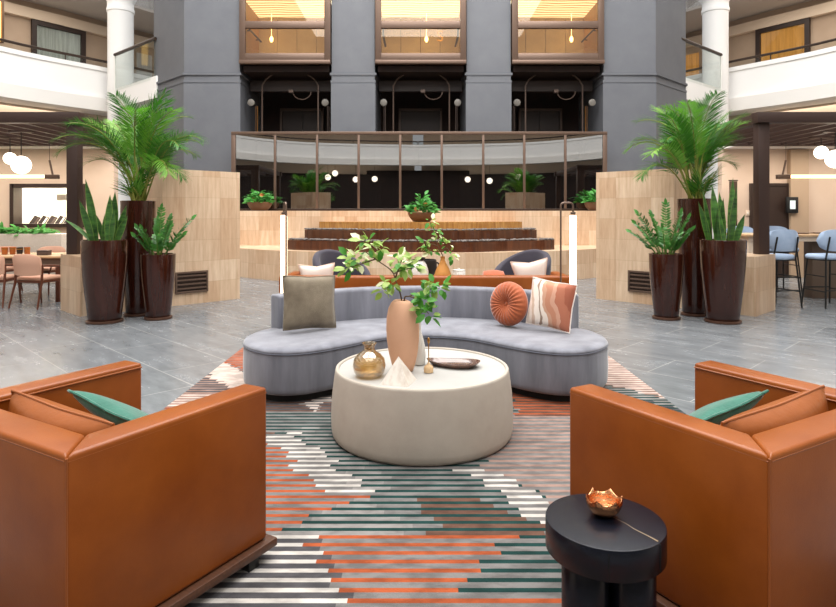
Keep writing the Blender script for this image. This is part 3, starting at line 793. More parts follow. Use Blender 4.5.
# ---- striped rug: rows of coloured yarn, regions cut at forty-five degrees
def inside(poly, x, y):
    c = False; n = len(poly)
    for i in range(n):
        x1, y1 = poly[i]; x2, y2 = poly[i - 1]
        if (y1 > y) != (y2 > y) and x < (x2 - x1) * (y - y1) / (y2 - y1) + x1: c = not c
    return c
GREY, DGREY, LGREY, RUST, TEAL, WHITE, PINK, BROWN, PALE = [lin(h) for h in ('6c6967', '4a484a', '7e7a77', '954a2c', '1a3633', 'b4aea7', '8c7268', '5e4439', 'b8a89e')]
regs = [
    ([(-.98, 3.97), (-.51, 3.19), (-.26, 3.19), (-.85, 4.13)], WHITE, GREY),
    ([(-.98, 3.97), (-.51, 3.2), (-.26, 3.18), (-.62, 2.82), (-2, 2.82), (-2, 4.7)], RUST, GREY),
    ([(-.26, 3.18), (0, 2.77), (-.80, 2.77), (-.62, 2.82)], TEAL, LGREY),
    ([(-.50, 2.77), (.41, 2.77), (.10, 2.27), (-.235, 2.27)], RUST, GREY),
    ([(-2, 2.82), (-.50, 2.79), (-.235, 2.3), (-.2, 1.9), (-2, 1.9)], WHITE, DGREY),
    ([(.41, 2.77), (1.2, 2.77), (1.0, 2.36), (.15, 2.36)], TEAL, GREY),
    ([(-.235, 2.36), (1.4, 2.36), (1.2, 1.8), (-.4, 1.8)], RUST, GREY),
    ([(.20, 3.52), (.38, 3.52), (.92, 2.68), (.72, 2.68)], WHITE, GREY),
    ([(.0, 3.16), (.30, 3.16), (.66, 2.77), (.1, 2.77)], TEAL, BROWN),
    ([(.70, 4.42), (.72, 5.2), (1.5, 5.2), (1.15, 4.42)], RUST, BROWN),
    ([(.38, 3.52), (.3, 4.0), (.62, 4.42), (1.95, 4.42), (1.95, 2.5), (1.05, 2.5)], PINK, GREY),
    ([(-.86, 4.13), (-.3, 3.25), (-.1, 3.25), (-.72, 4.22)], TEAL, LGREY),
    ([(-.95, 5.1), (-.55, 5.1), (-.80, 4.48)], PALE, GREY),
    ([(-1.4, 5.2), (-.3, 5.2), (-.5, 4.52), (-1.3, 4.52)], BROWN, DGREY),
    ([(-2, 5.97), (-1.87, 5.97), (-1.30, 5.33), (-1.48, 5.03), (-2, 5.66)], PALE, PALE),
    ([(-2, 5.7), (-1.47, 5.06), (-1.4, 4.97), (-2, 4.97)], PINK, DGREY),
    ([(-2, 4.97), (-1.2, 4.97), (-1.2, 4.6), (-2, 4.6)], PALE, PINK),
    ([(-2, 7), (-1.3, 7), (-1.42, 5.62), (-1.87, 5.97), (-2, 5.97)], PINK, RUST),
    ([(2, 7), (1.3, 7), (1.45, 5.34), (2, 4.78)], PALE, PINK),
    ([(1.45, 5.34), (2, 4.78), (2, 4.55), (1.4, 5.05)], TEAL, LGREY),
]
def rug_col(x, y, odd, row):
    rr = random.Random(row * 31 + 5)
    j = rr.uniform(-.055, .055)
    for poly, a, b_ in regs:
        if inside(poly, x + j, y): return a if not odd else b_
    # elsewhere: the same diamonds repeat
    u = math.floor((x + y * .7 + j) / .62); v = math.floor((x - y * .7 + j) / .62)
    a, b_ = [(TEAL, GREY), (TEAL, GREY), (BROWN, GREY), (TEAL, DGREY), (RUST, GREY)][(u * 3 + v * 7) % 5]
    if 2.0 < y < 4.7 and abs(x) < .8: a, b_ = TEAL, GREY
    return a if not odd else b_
rx0, rx1, ry0, ry1 = -1.885, 1.935, 1.0, 6.9
rb = MB(); cols = []
rh = .0325; nrow = int((ry1 - ry0) / rh); dut = .0045; nc = 191; cw = (rx1 - rx0) / nc
for i in range(nrow):
    y0 = ry0 + i * rh; y1 = y0 + rh; run = 0; cur = None
    if i % 2 == 0: y1 -= dut
    else: y0 -= dut
    for c_ in range(nc + 1):
        col = rug_col(rx0 + (c_ + .5) * cw, (y0 + y1) / 2, i % 2, i) if c_ < nc else None
        if col != cur:
            if cur is not None:
                rb.face([(rx0 + run * cw, y0, RUGZ), (rx0 + c_ * cw, y0, RUGZ), (rx0 + c_ * cw, y1, RUGZ), (rx0 + run * cw, y1, RUGZ)]); cols.append(cur)
            run = c_; cur = col
yt = ry0 + nrow * rh
for q in ([(rx0, ry0, 0), (rx1, ry0, 0), (rx1, ry0, RUGZ), (rx0, ry0, RUGZ)], [(rx1, ry0, 0), (rx1, yt, 0), (rx1, yt, RUGZ), (rx1, ry0, RUGZ)],
          [(rx1, yt, 0), (rx0, yt, 0), (rx0, yt, RUGZ), (rx1, yt, RUGZ)], [(rx0, yt, 0), (rx0, ry0, 0), (rx0, ry0, RUGZ), (rx0, yt, RUGZ)]):
    rb.face(q); cols.append(GREY)
rug = tag(rb.build('rug', 'rug', None, 0), 'large striped rug with rust, teal and white diamonds under the seating', 'rug')
ca = rug.data.color_attributes.new('Pattern', 'FLOAT_COLOR', 'CORNER')
buf = []
for p in rug.data.polygons: buf += list(cols[p.index]) * p.loop_total
ca.data.foreach_set('color', buf)

# ---- cognac leather armchairs
def armchair(loc, rz, label):
    r = thing('leather_armchair', label, 'armchair', loc, rz, 'leather cube armchairs')
    zb, zt = .085, .72
    bv = .014
    MB().prism([(-.48, -.425), (-.35, -.285), (-.35, .425), (-.48, .425)], zb, zt, bv, 3).build('armrest', 'leather', r)
    MB().prism([(.48, -.425), (.48, .425), (.35, .425), (.35, -.285)], zb, zt, bv, 3).build('armrest', 'leather', r)
    MB().prism([(-.48, -.425), (.48, -.425), (.35, -.285), (-.35, -.285)], zb, zt, bv, 3).build('backrest', 'leather', r)
    MB().box(-.347, .347, -.282, .42, zb, .29, .01).build('seat_deck', 'leather', r)
    MB().box(-.345, .345, -.282, .43, .292, .42, .045, 4).build('seat_cushion', 'leather_cush', r)
    # seams, part by part
    o = .003
    for sx in (-1, 1):
        e = sx * (.48 + o - .006)
        MB().tube([(e, -.42, zt - .022), (e, .42, zt - .022)], .0035, 6).build('top_seam', 'leather_seam', r)
        MB().tube([(sx * .347, -.27, zt - .02), (sx * .347, .42, zt - .02)], .0035, 6).build('inner_seam', 'leather_seam', r)
        MB().tube([(sx * .4755, -.4205, zb + .01), (sx * .4755, -.4205, zt - .012)], .0045, 6).build('corner_seam', 'leather_seam', r)
    MB().tube([(-.47, -.423, zt - .02), (.47, -.423, zt - .02)], .0035, 6).build('back_seam', 'leather_seam', r)
    MB().box(-.51, .51, -.455, .455, .048, .083, .006).build('base_plank', 'walnut', r)
    for sx in (-1, 1):
        for sy in (-1, 1): MB().box(sx * .468 - .026, sx * .468 + .026, sy * .335 - .028, sy * .335 + .028, 0, .047, .003).build('leg', 'black', r)
    b, edge = pillow_mb(.67, .30, .19, pinch=.03, wob=.006, seed=3)
    cu = b.build('back_cushion', 'leather_cush', r, 60); cu.location = (0, -.168, .575); cu.rotation_euler = (-.16, .0, 0)
    e = MB().tube(edge, .005, 6, closed=True).build('cushion_piping', 'leather_seam', cu)
    return r
aL = armchair((-1.264, 2.478, RUGZ), -math.radians(30.5), 'cognac leather cube armchair with its walnut base and a foot showing on the rug')
aR = dup(aL, (1.264, 2.478, RUGZ), math.radians(30.5), 'cognac leather cube armchair standing behind the black round side table')
for a_, ry in ((aL, .03), (aR, -.05)):
    for ch in a_.children:
        if ch.name.startswith('back_cushion'):
            ch.rotation_euler = (.10, ry, 0); ch.location = (0, -.168, .578 if a_ is aL else .59)
def chair_pt(a, x, y, z):
    return Matrix.Translation(a.location) @ Euler(a.rotation_euler).to_matrix().to_4x4() @ Vector((x, y, z))
pillow('green_pillow', 'plain green velvet pillow tucked in the armchair whose base shows', 'pillow', .38, .36, .10, 'green_velvet', chair_pt(aL, -.06, .145, .575), (.98, .22, -math.radians(30.5 - 8)), 'green pillows in the armchairs')
pillow('green_pillow', 'green tufted pillow in the armchair behind the black side table', 'pillow', .38, .36, .10, 'green_velvet', chair_pt(aR, .06, .145, .575), (.98, -.22, math.radians(30.5 - 8)), 'green pillows in the armchairs')

# ---- black side table with cracked top
st = thing('side_table', 'round blackened wood side table with gilded cracks and drum legs', 'side table', (.605, 2.0, RUGZ))
def wobble(rr, z, a): return (rr * math.cos(a), rr * math.sin(a), z)
MB().lathe([(.172, .364), (.184, .364), (.188, .368), (.188, .4575), (.1865, .4602), (.180, .461)], 64).build('table_top', 'blackwood', st, 50)
for a in (PI * .5, PI * 1.16, PI * 1.84):
    MB().lathe([(.070, 0), (.073, .004), (.073, .361), (.070, .364)], 32, (.085 * math.cos(a), .085 * math.sin(a), 0)).build('leg', 'blackwood', st, 50)
def crack(pts, name, m, w):
    b = MB(); P = [Vector(p) for p in pts]
    b.tube(P, w, 5); b.build(name, m, st)
ca_ = [Vector((.03, .02, .4605)), Vector((.06, -.025, .4608)), Vector((.075, -.06, .4608)), Vector((.105, -.105, .4608)), Vector((.121, -.135, .4608))]
crack(ca_, 'gilded_crack', 'crackgold', [.0006, .001, .0014, .002, .0034])
crack([(.1235, -.139, .455), (.1265, -.1395, .43), (.125, -.1405, .40), (.127, -.138, .37)], 'side_crack', 'crackdark', [.0045, .003, .0022, .001])
crack([(-.045, -.179, .459), (-.042, -.1825, .44), (-.044, -.1825, .41), (-.04, -.1835, .37)], 'side_crack', 'crackdark', [.0022, .002, .0018, .001])
# copper lotus bowl
bw = thing('copper_bowl', 'shiny copper lotus bowl with pointed petals on the black side table', 'bowl', (.612, 2.03, RUGZ + .4625))
def lotus(rr, z, a):
    k = (z / .068) if z > 0 else 0
    pet = 1 - abs(math.sin(a * 3 + .4)) ** .9
    f = 1 + .07 * k * (pet - .6)
    return (rr * f * math.cos(a), rr * f * math.sin(a), z * .86 + .015 * k * k * (pet - .5))
MB().lathe([(.020, 0), (.030, .002), (.045, .016), (.056, .038), (.059, .056), (.056, .068), (.053, .066), (.050, .052), (.043, .03), (.030, .013), (.010, .007)], 96, fn=lotus).build('shell', 'copper', bw, 60)
MB().lathe([(.022, .0085), (.038, .0235), (.030, .032), (.012, .034)], 36, fn=lambda rr, z, a: (rr * (1 + .12 * math.cos(6 * a)) * math.cos(a), rr * (1 + .12 * math.cos(6 * a)) * math.sin(a), z)).build('inner_petals', 'copper', bw, 60)

# ---- concrete drum coffee table
CT = Vector((.027, 4.1, RUGZ))
ct = thing('coffee_table', 'large round pale concrete drum coffee table in the middle of the rug', 'coffee table', CT)
MB().lathe([(.560, 0), (.578, .006), (.590, .024), (.596, .06), (.598, .13), (.596, .20), (.590, .29), (.580, .37), (.572, .425), (.569, .436), (.563, .44), (.553, .44), (.549, .437), (.547, .429)], 96, capt=False).build('drum', 'concrete', ct, 50)
MB().lathe([(.547, .420), (.547, .4285)], 96).build('recessed_top', 'concrete_top', ct, 50)
TZ = RUGZ + .4290
# amber vase
v = thing('amber_vase', 'round bubbled amber glass vase with a short neck on the coffee table', 'vase', (-.305, 3.86, TZ))
MB().lathe([(.035, 0), (.075, .004), (.095, .03), (.103, .07), (.096, .11), (.072, .14), (.044, .158), (.034, .172), (.034, .19), (.044, .205), (.047, .212), (.042, .213), (.031, .197), (.030, .172), (.040, .16), (.070, .135), (.092, .108), (.098, .07), (.09, .033), (.07, .010)], 48).build('body', 'amber', v, 60)
v.children[0].name = 'glass_body'
# marble pyramid
p = thing('marble_pyramid', 'small white marble pyramid on the near edge of the coffee table', 'ornament', (-.118, 3.735, TZ))
h_, w_ = .155, .088; a = math.radians(28)
co = [(w_ * math.sqrt(2) * math.cos(a + q * PI / 2), w_ * math.sqrt(2) * math.sin(a + q * PI / 2), 0) for q in range(4)]
pb = MB(); k = pb.addv(co + [(0, 0, h_)]); pb.f += [[0, 1, 4], [1, 2, 4], [2, 3, 4], [3, 0, 4], [3, 2, 1, 0]]
C.objects.unlink(p); bpy.data.objects.remove(p)
p = tag(pb.build('marble_pyramid', 'marble', None, 0), 'small white marble pyramid on the near edge of the coffee table', 'ornament'); p.location = (-.118, 3.735, TZ)
# tall clay vase with branches
VX = Vector((-.093, 4.0, TZ))
v = thing('clay_vase', 'tall smooth peach clay vase holding green branches on the coffee table', 'vase', VX)
prof = [(.050, 0), (.062, .004), (.078, .05), (.094, .12), (.104, .2), (.107, .27), (.103, .34), (.09, .40), (.072, .435), (.056, .452), (.042, .458), (.036, .455), (.036, .42), (.05, .36), (.06, .2), (.04, .02)]
MB().lathe(prof, 48, fn=lambda rr, z, a: (rr * math.cos(a) - .00 - .022 * z, rr * math.sin(a) * .92, z * (1 + .0 * rr) - .035 * (rr * math.cos(a)) * (z / .458) ** 3 * 8 * .35)).build('vase_shell', 'clay', v, 60)
v = thing('white_bottle', 'slim white ceramic bottle vase half hidden behind the clay vase', 'vase', (.0, 4.17, TZ))
MB().lathe([(.03, 0), (.047, .004), (.052, .06), (.046, .13), (.032, .19), (.022, .22), (.019, .285), (.0215, .292), (.016, .292), (.014, .22)], 32).build('bottle_shell', 'white_ceramic', v, 60)
v = thing('bud_vase', 'tiny wooden bud vase with a brass stem on the coffee table', 'bud vase', (.068, 3.955, TZ))
MB().lathe([(.022, 0), (.03, .003), (.031, .03), (.026, .042), (.012, .05), (.009, .062), (.006, .062)], 24).build('wooden_base', 'woodbead', v, 60)
MB().tube([(0, 0, .06), (0, 0, .21)], .0032, 8).sphere((0, 0, .205), .009, sz=2.4, n=10, m=8).build('brass_stem', 'gold', v)
tr = thing('shell_tray', 'dark glazed wooden dish shaped like a pebble on the coffee table', 'tray', (.235, 4.12, TZ), math.radians(-14))
def tray_fn(rr, z, a):
    x, y = rr * math.cos(a) * .182, rr * math.sin(a) * (.098 + .028 * math.cos(a))
    return (x, y, z + .012 * abs(math.cos(a)) ** 2 * (rr > .8))
MB().lathe([(.62, 0), (.80, .006), (.97, .022), (1.0, .03), (.95, .031), (.78, .016), (.5, .009), (.1, .008)], 56, fn=tray_fn).build('dish', 'traywood', tr, 60)

def branch(name, label, paths, clusters, leafmats, R=.075, nleaf=9, L=(.05, .085), seed=1, start=None, wr=.006):
    rn = random.Random(seed)
    r = thing(name, label, 'branch', start or paths[0][0])
    o = r.location
    for pth in paths:
        sm = catmull(pth, 6)
        MB().tube([p - o for p in sm], [wr * (1 - .6 * i / len(sm)) for i in range(len(sm))], 6).build('twig', 'twig', r)
    for mi, mname in enumerate(leafmats):
        b = MB()
        for c_, rad, cnt in clusters:
            for q in range(max(1, int(cnt * mname[1]))):
                d = Vector((rn.gauss(0, 1), rn.gauss(0, 1), rn.gauss(.1, .8))).normalized()
                p = Vector(c_) + d * rad * rn.random() ** .5 * .8 - o
                l = rn.uniform(*L)
                b.leaf(p, d + Vector((rn.gauss(0, .4), rn.gauss(0, .4), rn.gauss(-.1, .3))), (rn.gauss(0, .5), rn.gauss(-.5, .5), 1), l, l * .62, .2, .2)
        if b.f: b.build('foliage', mname[0], r, 60)
    return r
Zb = 4.0
q = lambda px, py, dz=0: at(px, py, Zb + dz)
top = VX + Vector((-.012, 0, .452))
root = VX + Vector((-.005, 0, .25))
cl = [(q(366, 243), .07, 15), (q(356, 259, .05), .08, 17), (q(349, 268, -.05), .06, 11), (q(374, 251, .08), .05, 7), (q(381, 247), .03, 3), (q(398, 259, -.05), .06, 9), (q(404, 265, .06), .055, 9), (q(412, 266, .06), .05, 10), (q(390, 283, -.06), .06, 10), (q(385, 291, -.05), .04, 7), (q(403, 273, .06), .045, 7)]
branch('leafy_branch', 'tall pale green leafy branch reaching out of the clay vase towards the dining side', [[root, top, q(396.5, 282), q(392, 271), q(380, 262), q(366, 252), q(358, 246)], [q(395.5, 279), q(399, 268, -.03), q(402, 260, -.04)], [q(397, 285), q(392, 286, -.04), q(386, 288, -.05)], [q(394, 274), q(402, 270, .05), q(414, 268, .04)], [q(376, 259), q(364, 263, .02), q(351, 267, -.03)]],
       cl, [('branchleaf', .95), ('branchpale', .28), ('branchleaf_green', .25)], seed=5)
cl2 = [(q(424, 290), .05, 12), (q(436, 286, .02), .06, 14), (q(443, 288, .04), .035, 6), (q(423, 300, -.08), .05, 13), (q(427, 310, -.10), .045, 11), (q(430, 315, -.10), .035, 6)]
branch('leafy_branch', 'short bright green branch drooping from the clay vase over the coffee table', [[root + Vector((.024, .006, .0)), top + Vector((.016, .004, .006)), q(410, 296), q(424, 291), q(440, 288)], [q(410, 296), q(419, 301, -.05), q(429, 314, -.06)]],
       cl2, [('branchleaf_green', .9), ('branchleaf', .25)], seed=9)

# ---- curved grey velvet sofa
X0 = .062
hs = [(0, 5.33), (.22, 5.29), (.42, 5.17), (.60, 4.97), (.77, 4.80), (.92, 4.70), (1.06, 4.67), (1.2, 4.71), (1.33, 4.82), (1.43, 4.97), (1.48, 5.15), (1.475, 5.33), (1.41, 5.53), (1.2, 5.78), (.9, 6.02), (.5, 6.20), (0, 6.28)]
hs = [(p[0] * 1.022, p[1]) for p in hs]
loop = [Vector(p) for p in hs] + [Vector((-p[0], p[1])) for p in hs[-2:0:-1]]
loop = catmull(loop, 5, True)
SO = Vector((X0, 0, RUGZ))
so = thing('curved_sofa', 'curved grey velvet sofa with kidney shaped ends facing the coffee table', 'sofa', SO)
puff(loop, [(.07, 0), (.07, .065)]).build('plinth', 'plinth', so)
puff(loop, [(.05, .058), (.018, .062), (.004, .08), (.0, .11), (-.004, .2), (0, .34), (.004, .372)]).build('seat_base', 'velvet', so, 60)
puff(loop, [(.02, .373), (.004, .376), (-.001, .383), (.002, .393), (.012, .404), (.03, .412), (.055, .417), (.09, .420), (.15, .421)]).build('seat_cushion', 'velvet', so, 60)
MB().tube([(p.x, p.y, .3745) for p in offset_loop(loop, .000)], .005, 6, closed=True).build('piping', 'velvet_pipe', so)
inn = [(1.275, 5.49), (1.06, 5.69), (.76, 5.89), (.40, 6.04), (0, 6.09)]
inner = catmull([Vector(p) for p in inn] + [Vector((-p[0], p[1])) for p in inn[-2::-1]], 6)       # from +x to -x
outer = offset_poly(inner, -.165)
def backrest():
    b = MB(); n = len(inner); z0, z1 = .405, .715
    sec = [(0, z0, 0), (0, z1 - .03, 0), (.006, z1 - .012, 0), (.02, z1, 0), (.5, z1 + .002, 1), (-.02, z1, 2), (-.006, z1 - .012, 2), (0, z1 - .03, 2), (0, z0, 2)]
    rows = []
    def row(p, q_, ins):
        d = (q_ - p); L_ = d.length; d.normalize(); out = []
        for o_, z, md in sec:
            zz = z - (ins * .5 if z > z1 - .02 else 0)
            if md == 0: v_ = p + d * (o_ + ins)
            elif md == 1: v_ = p + d * L_ * .5
            else: v_ = q_ + d * (o_ - ins)
            out.append((v_.x, v_.y, zz))
        return out
    tA = (inner[0] - inner[1]).normalized(); tB = (inner[-1] - inner[-2]).normalized()
    for e_, ins in ((.022, .03), (.02, .016), (.012, .004)): rows.append(row(inner[0] + tA * e_, outer[0] + tA * e_, ins))
    for p, q_ in zip(inner, outer): rows.append(row(p, q_, 0))
    for e_, ins in ((.012, .004), (.02, .016), (.022, .03)): rows.append(row(inner[-1] + tB * e_, outer[-1] + tB * e_, ins))
    m_ = len(sec)
    for rw in rows: b.addv(rw)
    for i in range(len(rows) - 1):
        for j in range(m_): b.f.append([i * m_ + j, i * m_ + (j + 1) % m_, (i + 1) * m_ + (j + 1) % m_, (i + 1) * m_ + j])
    b.f.append(list(range(m_))); b.f.append([(len(rows) - 1) * m_ + j for j in range(m_)][::-1])
    return b
backrest().build('backrest', 'velvet', so, 60)
ST = RUGZ + .421
# pillows
pillow('olive_pillow', 'square olive grey velvet pillow on the curved sofa', 'pillow', .50, .46, .15, 'olive', (-.945, 5.39, ST + .250), (-.15, .06, math.radians(36)), seed=2)
pillow('swirl_pillow', 'square cream and terracotta swirl pillow on the curved sofa', 'pillow', .415, .41, .12, 'swirl', (1.158, 5.37, ST + .232), (-.14, .10, math.radians(-38)), pipe='linen', seed=6)
# round pleated pillow
rp_ = thing('round_pillow', 'round pleated rust velvet pillow with a button, leaning on the curved sofa', 'pillow', (.822, 5.59, ST + .206))
rp_.rotation_euler = (-.12, 0, math.radians(-46))
nb = 64; b = MB()
prof = [(.012, .028), (.03, .045), (.07, .068), (.12, .074), (.165, .058), (.193, .028), (.2, 0)]
prof = prof + [(r_, -y_) for r_, y_ in prof[-2::-1]]
b.lathe(prof, 192, fn=lambda rr, z, a: (rr * math.cos(a), -z - (.004 * math.cos(26 * a) * (z / .07) if rr < .19 else 0), rr * math.sin(a)))
b.build('pleated_cover', 'rust_velvet', rp_, 60)
MB().sphere((0, -.034, 0), .017, sy=.5, n=16, m=8).build('button', 'rust_velvet', rp_)

# ---- glowing tube floor lamps
def lamp(px_tube, Y, ang, label):
    p = at(px_tube, 0, Y)
    r = thing('tube_floor_lamp', label, 'floor lamp', (p.x, Y, 0 if abs(p.x) > 2 or Y > 6.9 else RUGZ), ang, 'tube floor lamps')
    MB().lathe([(.13, 0), (.14, .003), (.14, .016), (.13, .02)], 32, (-.09, 0, 0)).build('base', 'bronze_dark', r)
    arc = [(-.128 + .128 * 0, 0, .018), (-.128, 0, 1.52)] + [(-.128 + .034 * (1 - math.cos(a_)), 0, 1.52 + .034 * math.sin(a_)) for a_ in (PI / 8, PI / 4, PI * 3 / 8, PI / 2)] + [(-.034, 0, 1.554)] + [(-.034 + .034 * math.sin(a_), 0, 1.52 + .034 * math.cos(a_)) for a_ in (PI / 8, PI / 4, PI * 3 / 8)] + [(0, 0, 1.52), (0, 0, 1.45)]
    MB().tube(arc, .010, 8).build('arched_pole', 'bronze', r)
    MB().lathe([(.022, 1.425), (.026, 1.427), (.026, 1.455), (.014, 1.46)], 20).build('tube_cap', 'bronze', r)
    MB().lathe([(.020, .30), (.030, .306), (.035, .32), (.035, 1.41), (.032, 1.422), (.020, 1.426)], 24).build('glowing_tube', 'tube', r)
    return r
lamp(573.3, 6.45, 0, 'glowing tube floor lamp with a wide bronze hook behind the swirl pillow')
lamp(284.2, 6.45, math.radians(112), 'glowing tube floor lamp with its hook seen edge-on behind the olive pillow')

# ---- rear seating group
RS = thing('orange_sofa', 'low orange leather sofa seen from behind, beyond the grey velvet sofa', 'sofa', (.10, 7.25, 0))
hw = 1.74
MB().box(-hw, hw, 0, .16, .10, .715, .03, 3).build('backrest', 'leather', RS)
for sx in (-1, 1): MB().box(sx * hw - (.12 if sx > 0 else 0), sx * hw + (.12 if sx < 0 else 0), 0.162, .80, .10, .70, .03, 3).build('armrest', 'leather', RS)
MB().box(-hw + .125, hw - .125, .162, .79, .10, .28, .01).build('seat_deck', 'leather', RS)
for q_ in range(3):
    a0 = -hw + .13 + q_ * (2 * hw - .26) / 3
    MB().box(a0, a0 + (2 * hw - .26) / 3 - .006, .165, .80, .282, .42, .04, 3).build('seat_cushion', 'leather_cush', RS)
MB().box(-hw + .02, hw - .02, .03, .79, .06, .098, .004).build('base_plank', 'walnut', RS)
for sx in (-1, 1):
    for yy in (.1, .72): MB().box(sx * (hw - .12) - .03, sx * (hw - .12) + .03, yy - .03, yy + .03, 0, .058).build('leg', 'black', RS)
pillow('blush_pillow', 'white and blush pillow on the rear orange sofa by the edge-on lamp', 'pillow', .45, .40, .12, 'linen', (at(318, 0, 7.62).x, 7.60, .635), (-.12, .05, PI), pipe='blush', seed=11, pinch=.2)
pillow('white_pillow', 'white linen pillow standing askew on the rear orange sofa by the wide-hooked lamp', 'pillow', .45, .42, .13, 'linen', (at(531, 0, 7.62).x, 7.62, .672), (-.12, .12, PI - .1), pipe='blush', seed=12, pinch=.2)
rb_ = thing('bolster', 'round rust bolster barely showing over the rear orange sofa back', 'bolster', (at(494, 0, 7.6).x, 7.62, .425))
MB().lathe([(.10, -.14), (.15, -.12), (.165, -.03), (.165, .03), (.15, .12), (.10, .14)], 32, fn=lambda rr, z, a: (z, rr * math.cos(a), rr * math.sin(a) + .165)).build('cover', 'rust_velvet', rb_, 60)
for sx in (-1, 1): MB().sphere((sx * .142, 0, .165), .02, sx=.5, n=12, m=8).build('end_button', 'rust_velvet', rb_)

def lounge(px, Y, yaw, label):
    r = thing('lounge_chair', label, 'lounge chair', (at(px, 0, Y).x, Y, 0), yaw, 'plum shell lounge chairs')
    n = 40; b = MB(); A0 = math.radians(-128); A1 = -A0
    def H(t): return .50 + .41 * math.cos(t * .5 * PI * .98) ** 1.1
    def ring(t, off, z): 
        a_ = t * A1
        return (math.sin(a_) * (.40 + off), -math.cos(a_) * (.38 + off), z)
    rows = []
    for i in range(n + 1):
        t = -1 + 2 * i / n; h_ = H(t); rows.append([ring(t, .0, .2), ring(t, .03, h_ * .5), ring(t, .045, h_ - .04), ring(t, .03, h_ - .008), ring(t, -.01, h_), ring(t, -.045, h_ - .008), ring(t, -.06, h_ - .04), ring(t, -.07, .42), ring(t, -.07, .2)])
    m_ = len(rows[0])
    for rw in rows: b.addv(rw)
    for i in range(n):
        for j in range(m_): b.f.append([i * m_ + j, i * m_ + (j + 1) % m_, (i + 1) * m_ + (j + 1) % m_, (i + 1) * m_ + j])
    b.f.append(list(range(m_))); b.f.append([n * m_ + j for j in range(m_)][::-1])
    b.build('shell_back', 'plum', r, 60)
    MB().lathe([(.27, .2), (.305, .22), (.32, .30), (.32, .38), (.29, .42), (.2, .43)], 36, (0, .03, 0)).build('seat_cushion', 'plum', r, 60)
    MB().lathe([(.26, .0), (.28, .01), (.28, .17), (.26, .198)], 36).build('swivel_base', 'bronze_dark', r)
    return r
lounge(343, 9.0, math.radians(180 + 48), 'plum velvet shell chair behind the orange sofa, nearer the edge-on lamp')
lounge(521, 9.0, math.radians(180 - 48), 'plum velvet shell chair behind the orange sofa, next to the wide-hooked lamp')
RT = Vector((at(434, 0, 8.66).x, 8.66, 0))
rt = thing('rear_table', 'round pale drum table beyond the orange sofa carrying vases', 'coffee table', RT)
MB().lathe([(.42, 0), (.47, .03), (.49, .12), (.485, .30), (.47, .42), (.46, .44)], 64).build('drum', 'concrete', rt, 50)
MB().lathe([(.462, .4405), (.462, .45)], 64).build('table_top', 'concrete_top', rt)
v = thing('white_urn', 'white urn vase with a dark rim on the table beyond the orange sofa', 'vase', (at(420.3, 0, 8.42).x, 8.42, .452))
MB().lathe([(.06, 0), (.09, .01), (.115, .10), (.115, .22), (.09, .30), (.06, .345), (.05, .36)], 36).build('vase_shell', 'white_ceramic', v, 60)
MB().lathe([(.052, .361), (.068, .365), (.072, .395), (.055, .40), (.04, .39)], 28).build('dark_rim', 'darkbowl', v, 60)
v = thing('black_vessel', 'wide black vessel behind the white urn vase', 'vessel', (at(424, 0, 8.80).x, 8.80, .452))
MB().lathe([(.10, 0), (.14, .01), (.185, .16), (.19, .30), (.18, .34), (.165, .34), (.165, .28)], 40).build('vessel_shell', 'darkbowl', v, 60)
for sx in (-1, 1): MB().tube([(sx * .188, 0, .30), (sx * .215, 0, .28), (sx * .215, 0, .22), (sx * .184, 0, .19)], .012, 8).build('handle', 'darkbowl', v)
v = thing('ochre_vase', 'ochre bottle vase holding a leafy twig beyond the orange sofa', 'vase', (at(443, 0, 8.45).x, 8.45, .452))
MB().lathe([(.06, 0), (.09, .01), (.118, .09), (.115, .17), (.085, .25), (.05, .31), (.03, .36), (.03, .40), (.036, .41), (.022, .41), (.022, .33)], 36).build('vase_shell', 'ochre_vase', v, 60)
v = thing('white_canister', 'low white ribbed canister beside the ochre vase', 'canister', (at(459, 0, 8.5).x, 8.5, .452))
MB().lathe([(.085, 0), (.09, .004), (.09, .20), (.085, .205)], 96, fn=lambda rr, z, a: (rr * (1 + .03 * math.cos(16 * a)) * math.cos(a), rr * (1 + .03 * math.cos(16 * a)) * math.sin(a), z)).build('ribbed_jar', 'white_ceramic', v, 60)
MB().lathe([(.088, .206), (.088, .222), (.02, .228), (.015, .245)], 32).build('lid', 'white_ceramic', v, 60)
Zb = 8.45
vb = Vector((at(443, 0, 8.45).x, 8.45, .80))
branch('leafy_twig', 'leafy twig in the ochre vase reaching up before the dark cascade', [[vb, vb + Vector((0, 0, .07)), q(438, 246), q(433, 232), q(430, 220)], [q(441, 252), q(447, 248), q(451, 254)], [q(438, 246), q(428, 243), q(423, 244)]],
       [(q(430, 222), .10, 8), (q(434, 232), .12, 12), (q(425, 243), .11, 13), (q(432, 250), .12, 14), (q(447, 245), .08, 8), (q(450, 255), .10, 10), (q(438, 240), .08, 8)], [('branchleaf', .6), ('branchleaf_green', .4), ('branchpale', .25)], L=(.06, .11), seed=21, wr=.008)

# ================================================================== PLANTS
def pot(r, rb, rt, h, glaze='pot'):
    MB().lathe([(rb + .01, 0), (rb + .024, .006), (rb + .024, .03), (rb + .01, .036)], 40).build('dolly', 'potbase', r)
    prof = [(rb * .96, .037), (rb, .045)]
    for i in range(1, 10):
        t = i / 9
        prof.append((rb + (rt - rb) * math.sin(t * PI * .5) ** 1.15, .045 + (h - .06) * t))
    prof += [(rt, h - .006), (rt - .008, h), (rt - .03, h), (rt - .036, h - .01), (rt - .04, h - .08)]
    MB().lathe(prof, 48, capt=False).build('pot', glaze, r, 50)
    MB().lathe([(.03, h - .035), (rt - .041, h - .045)][::-1], 40, capb=False).build('soil', 'soil', r)

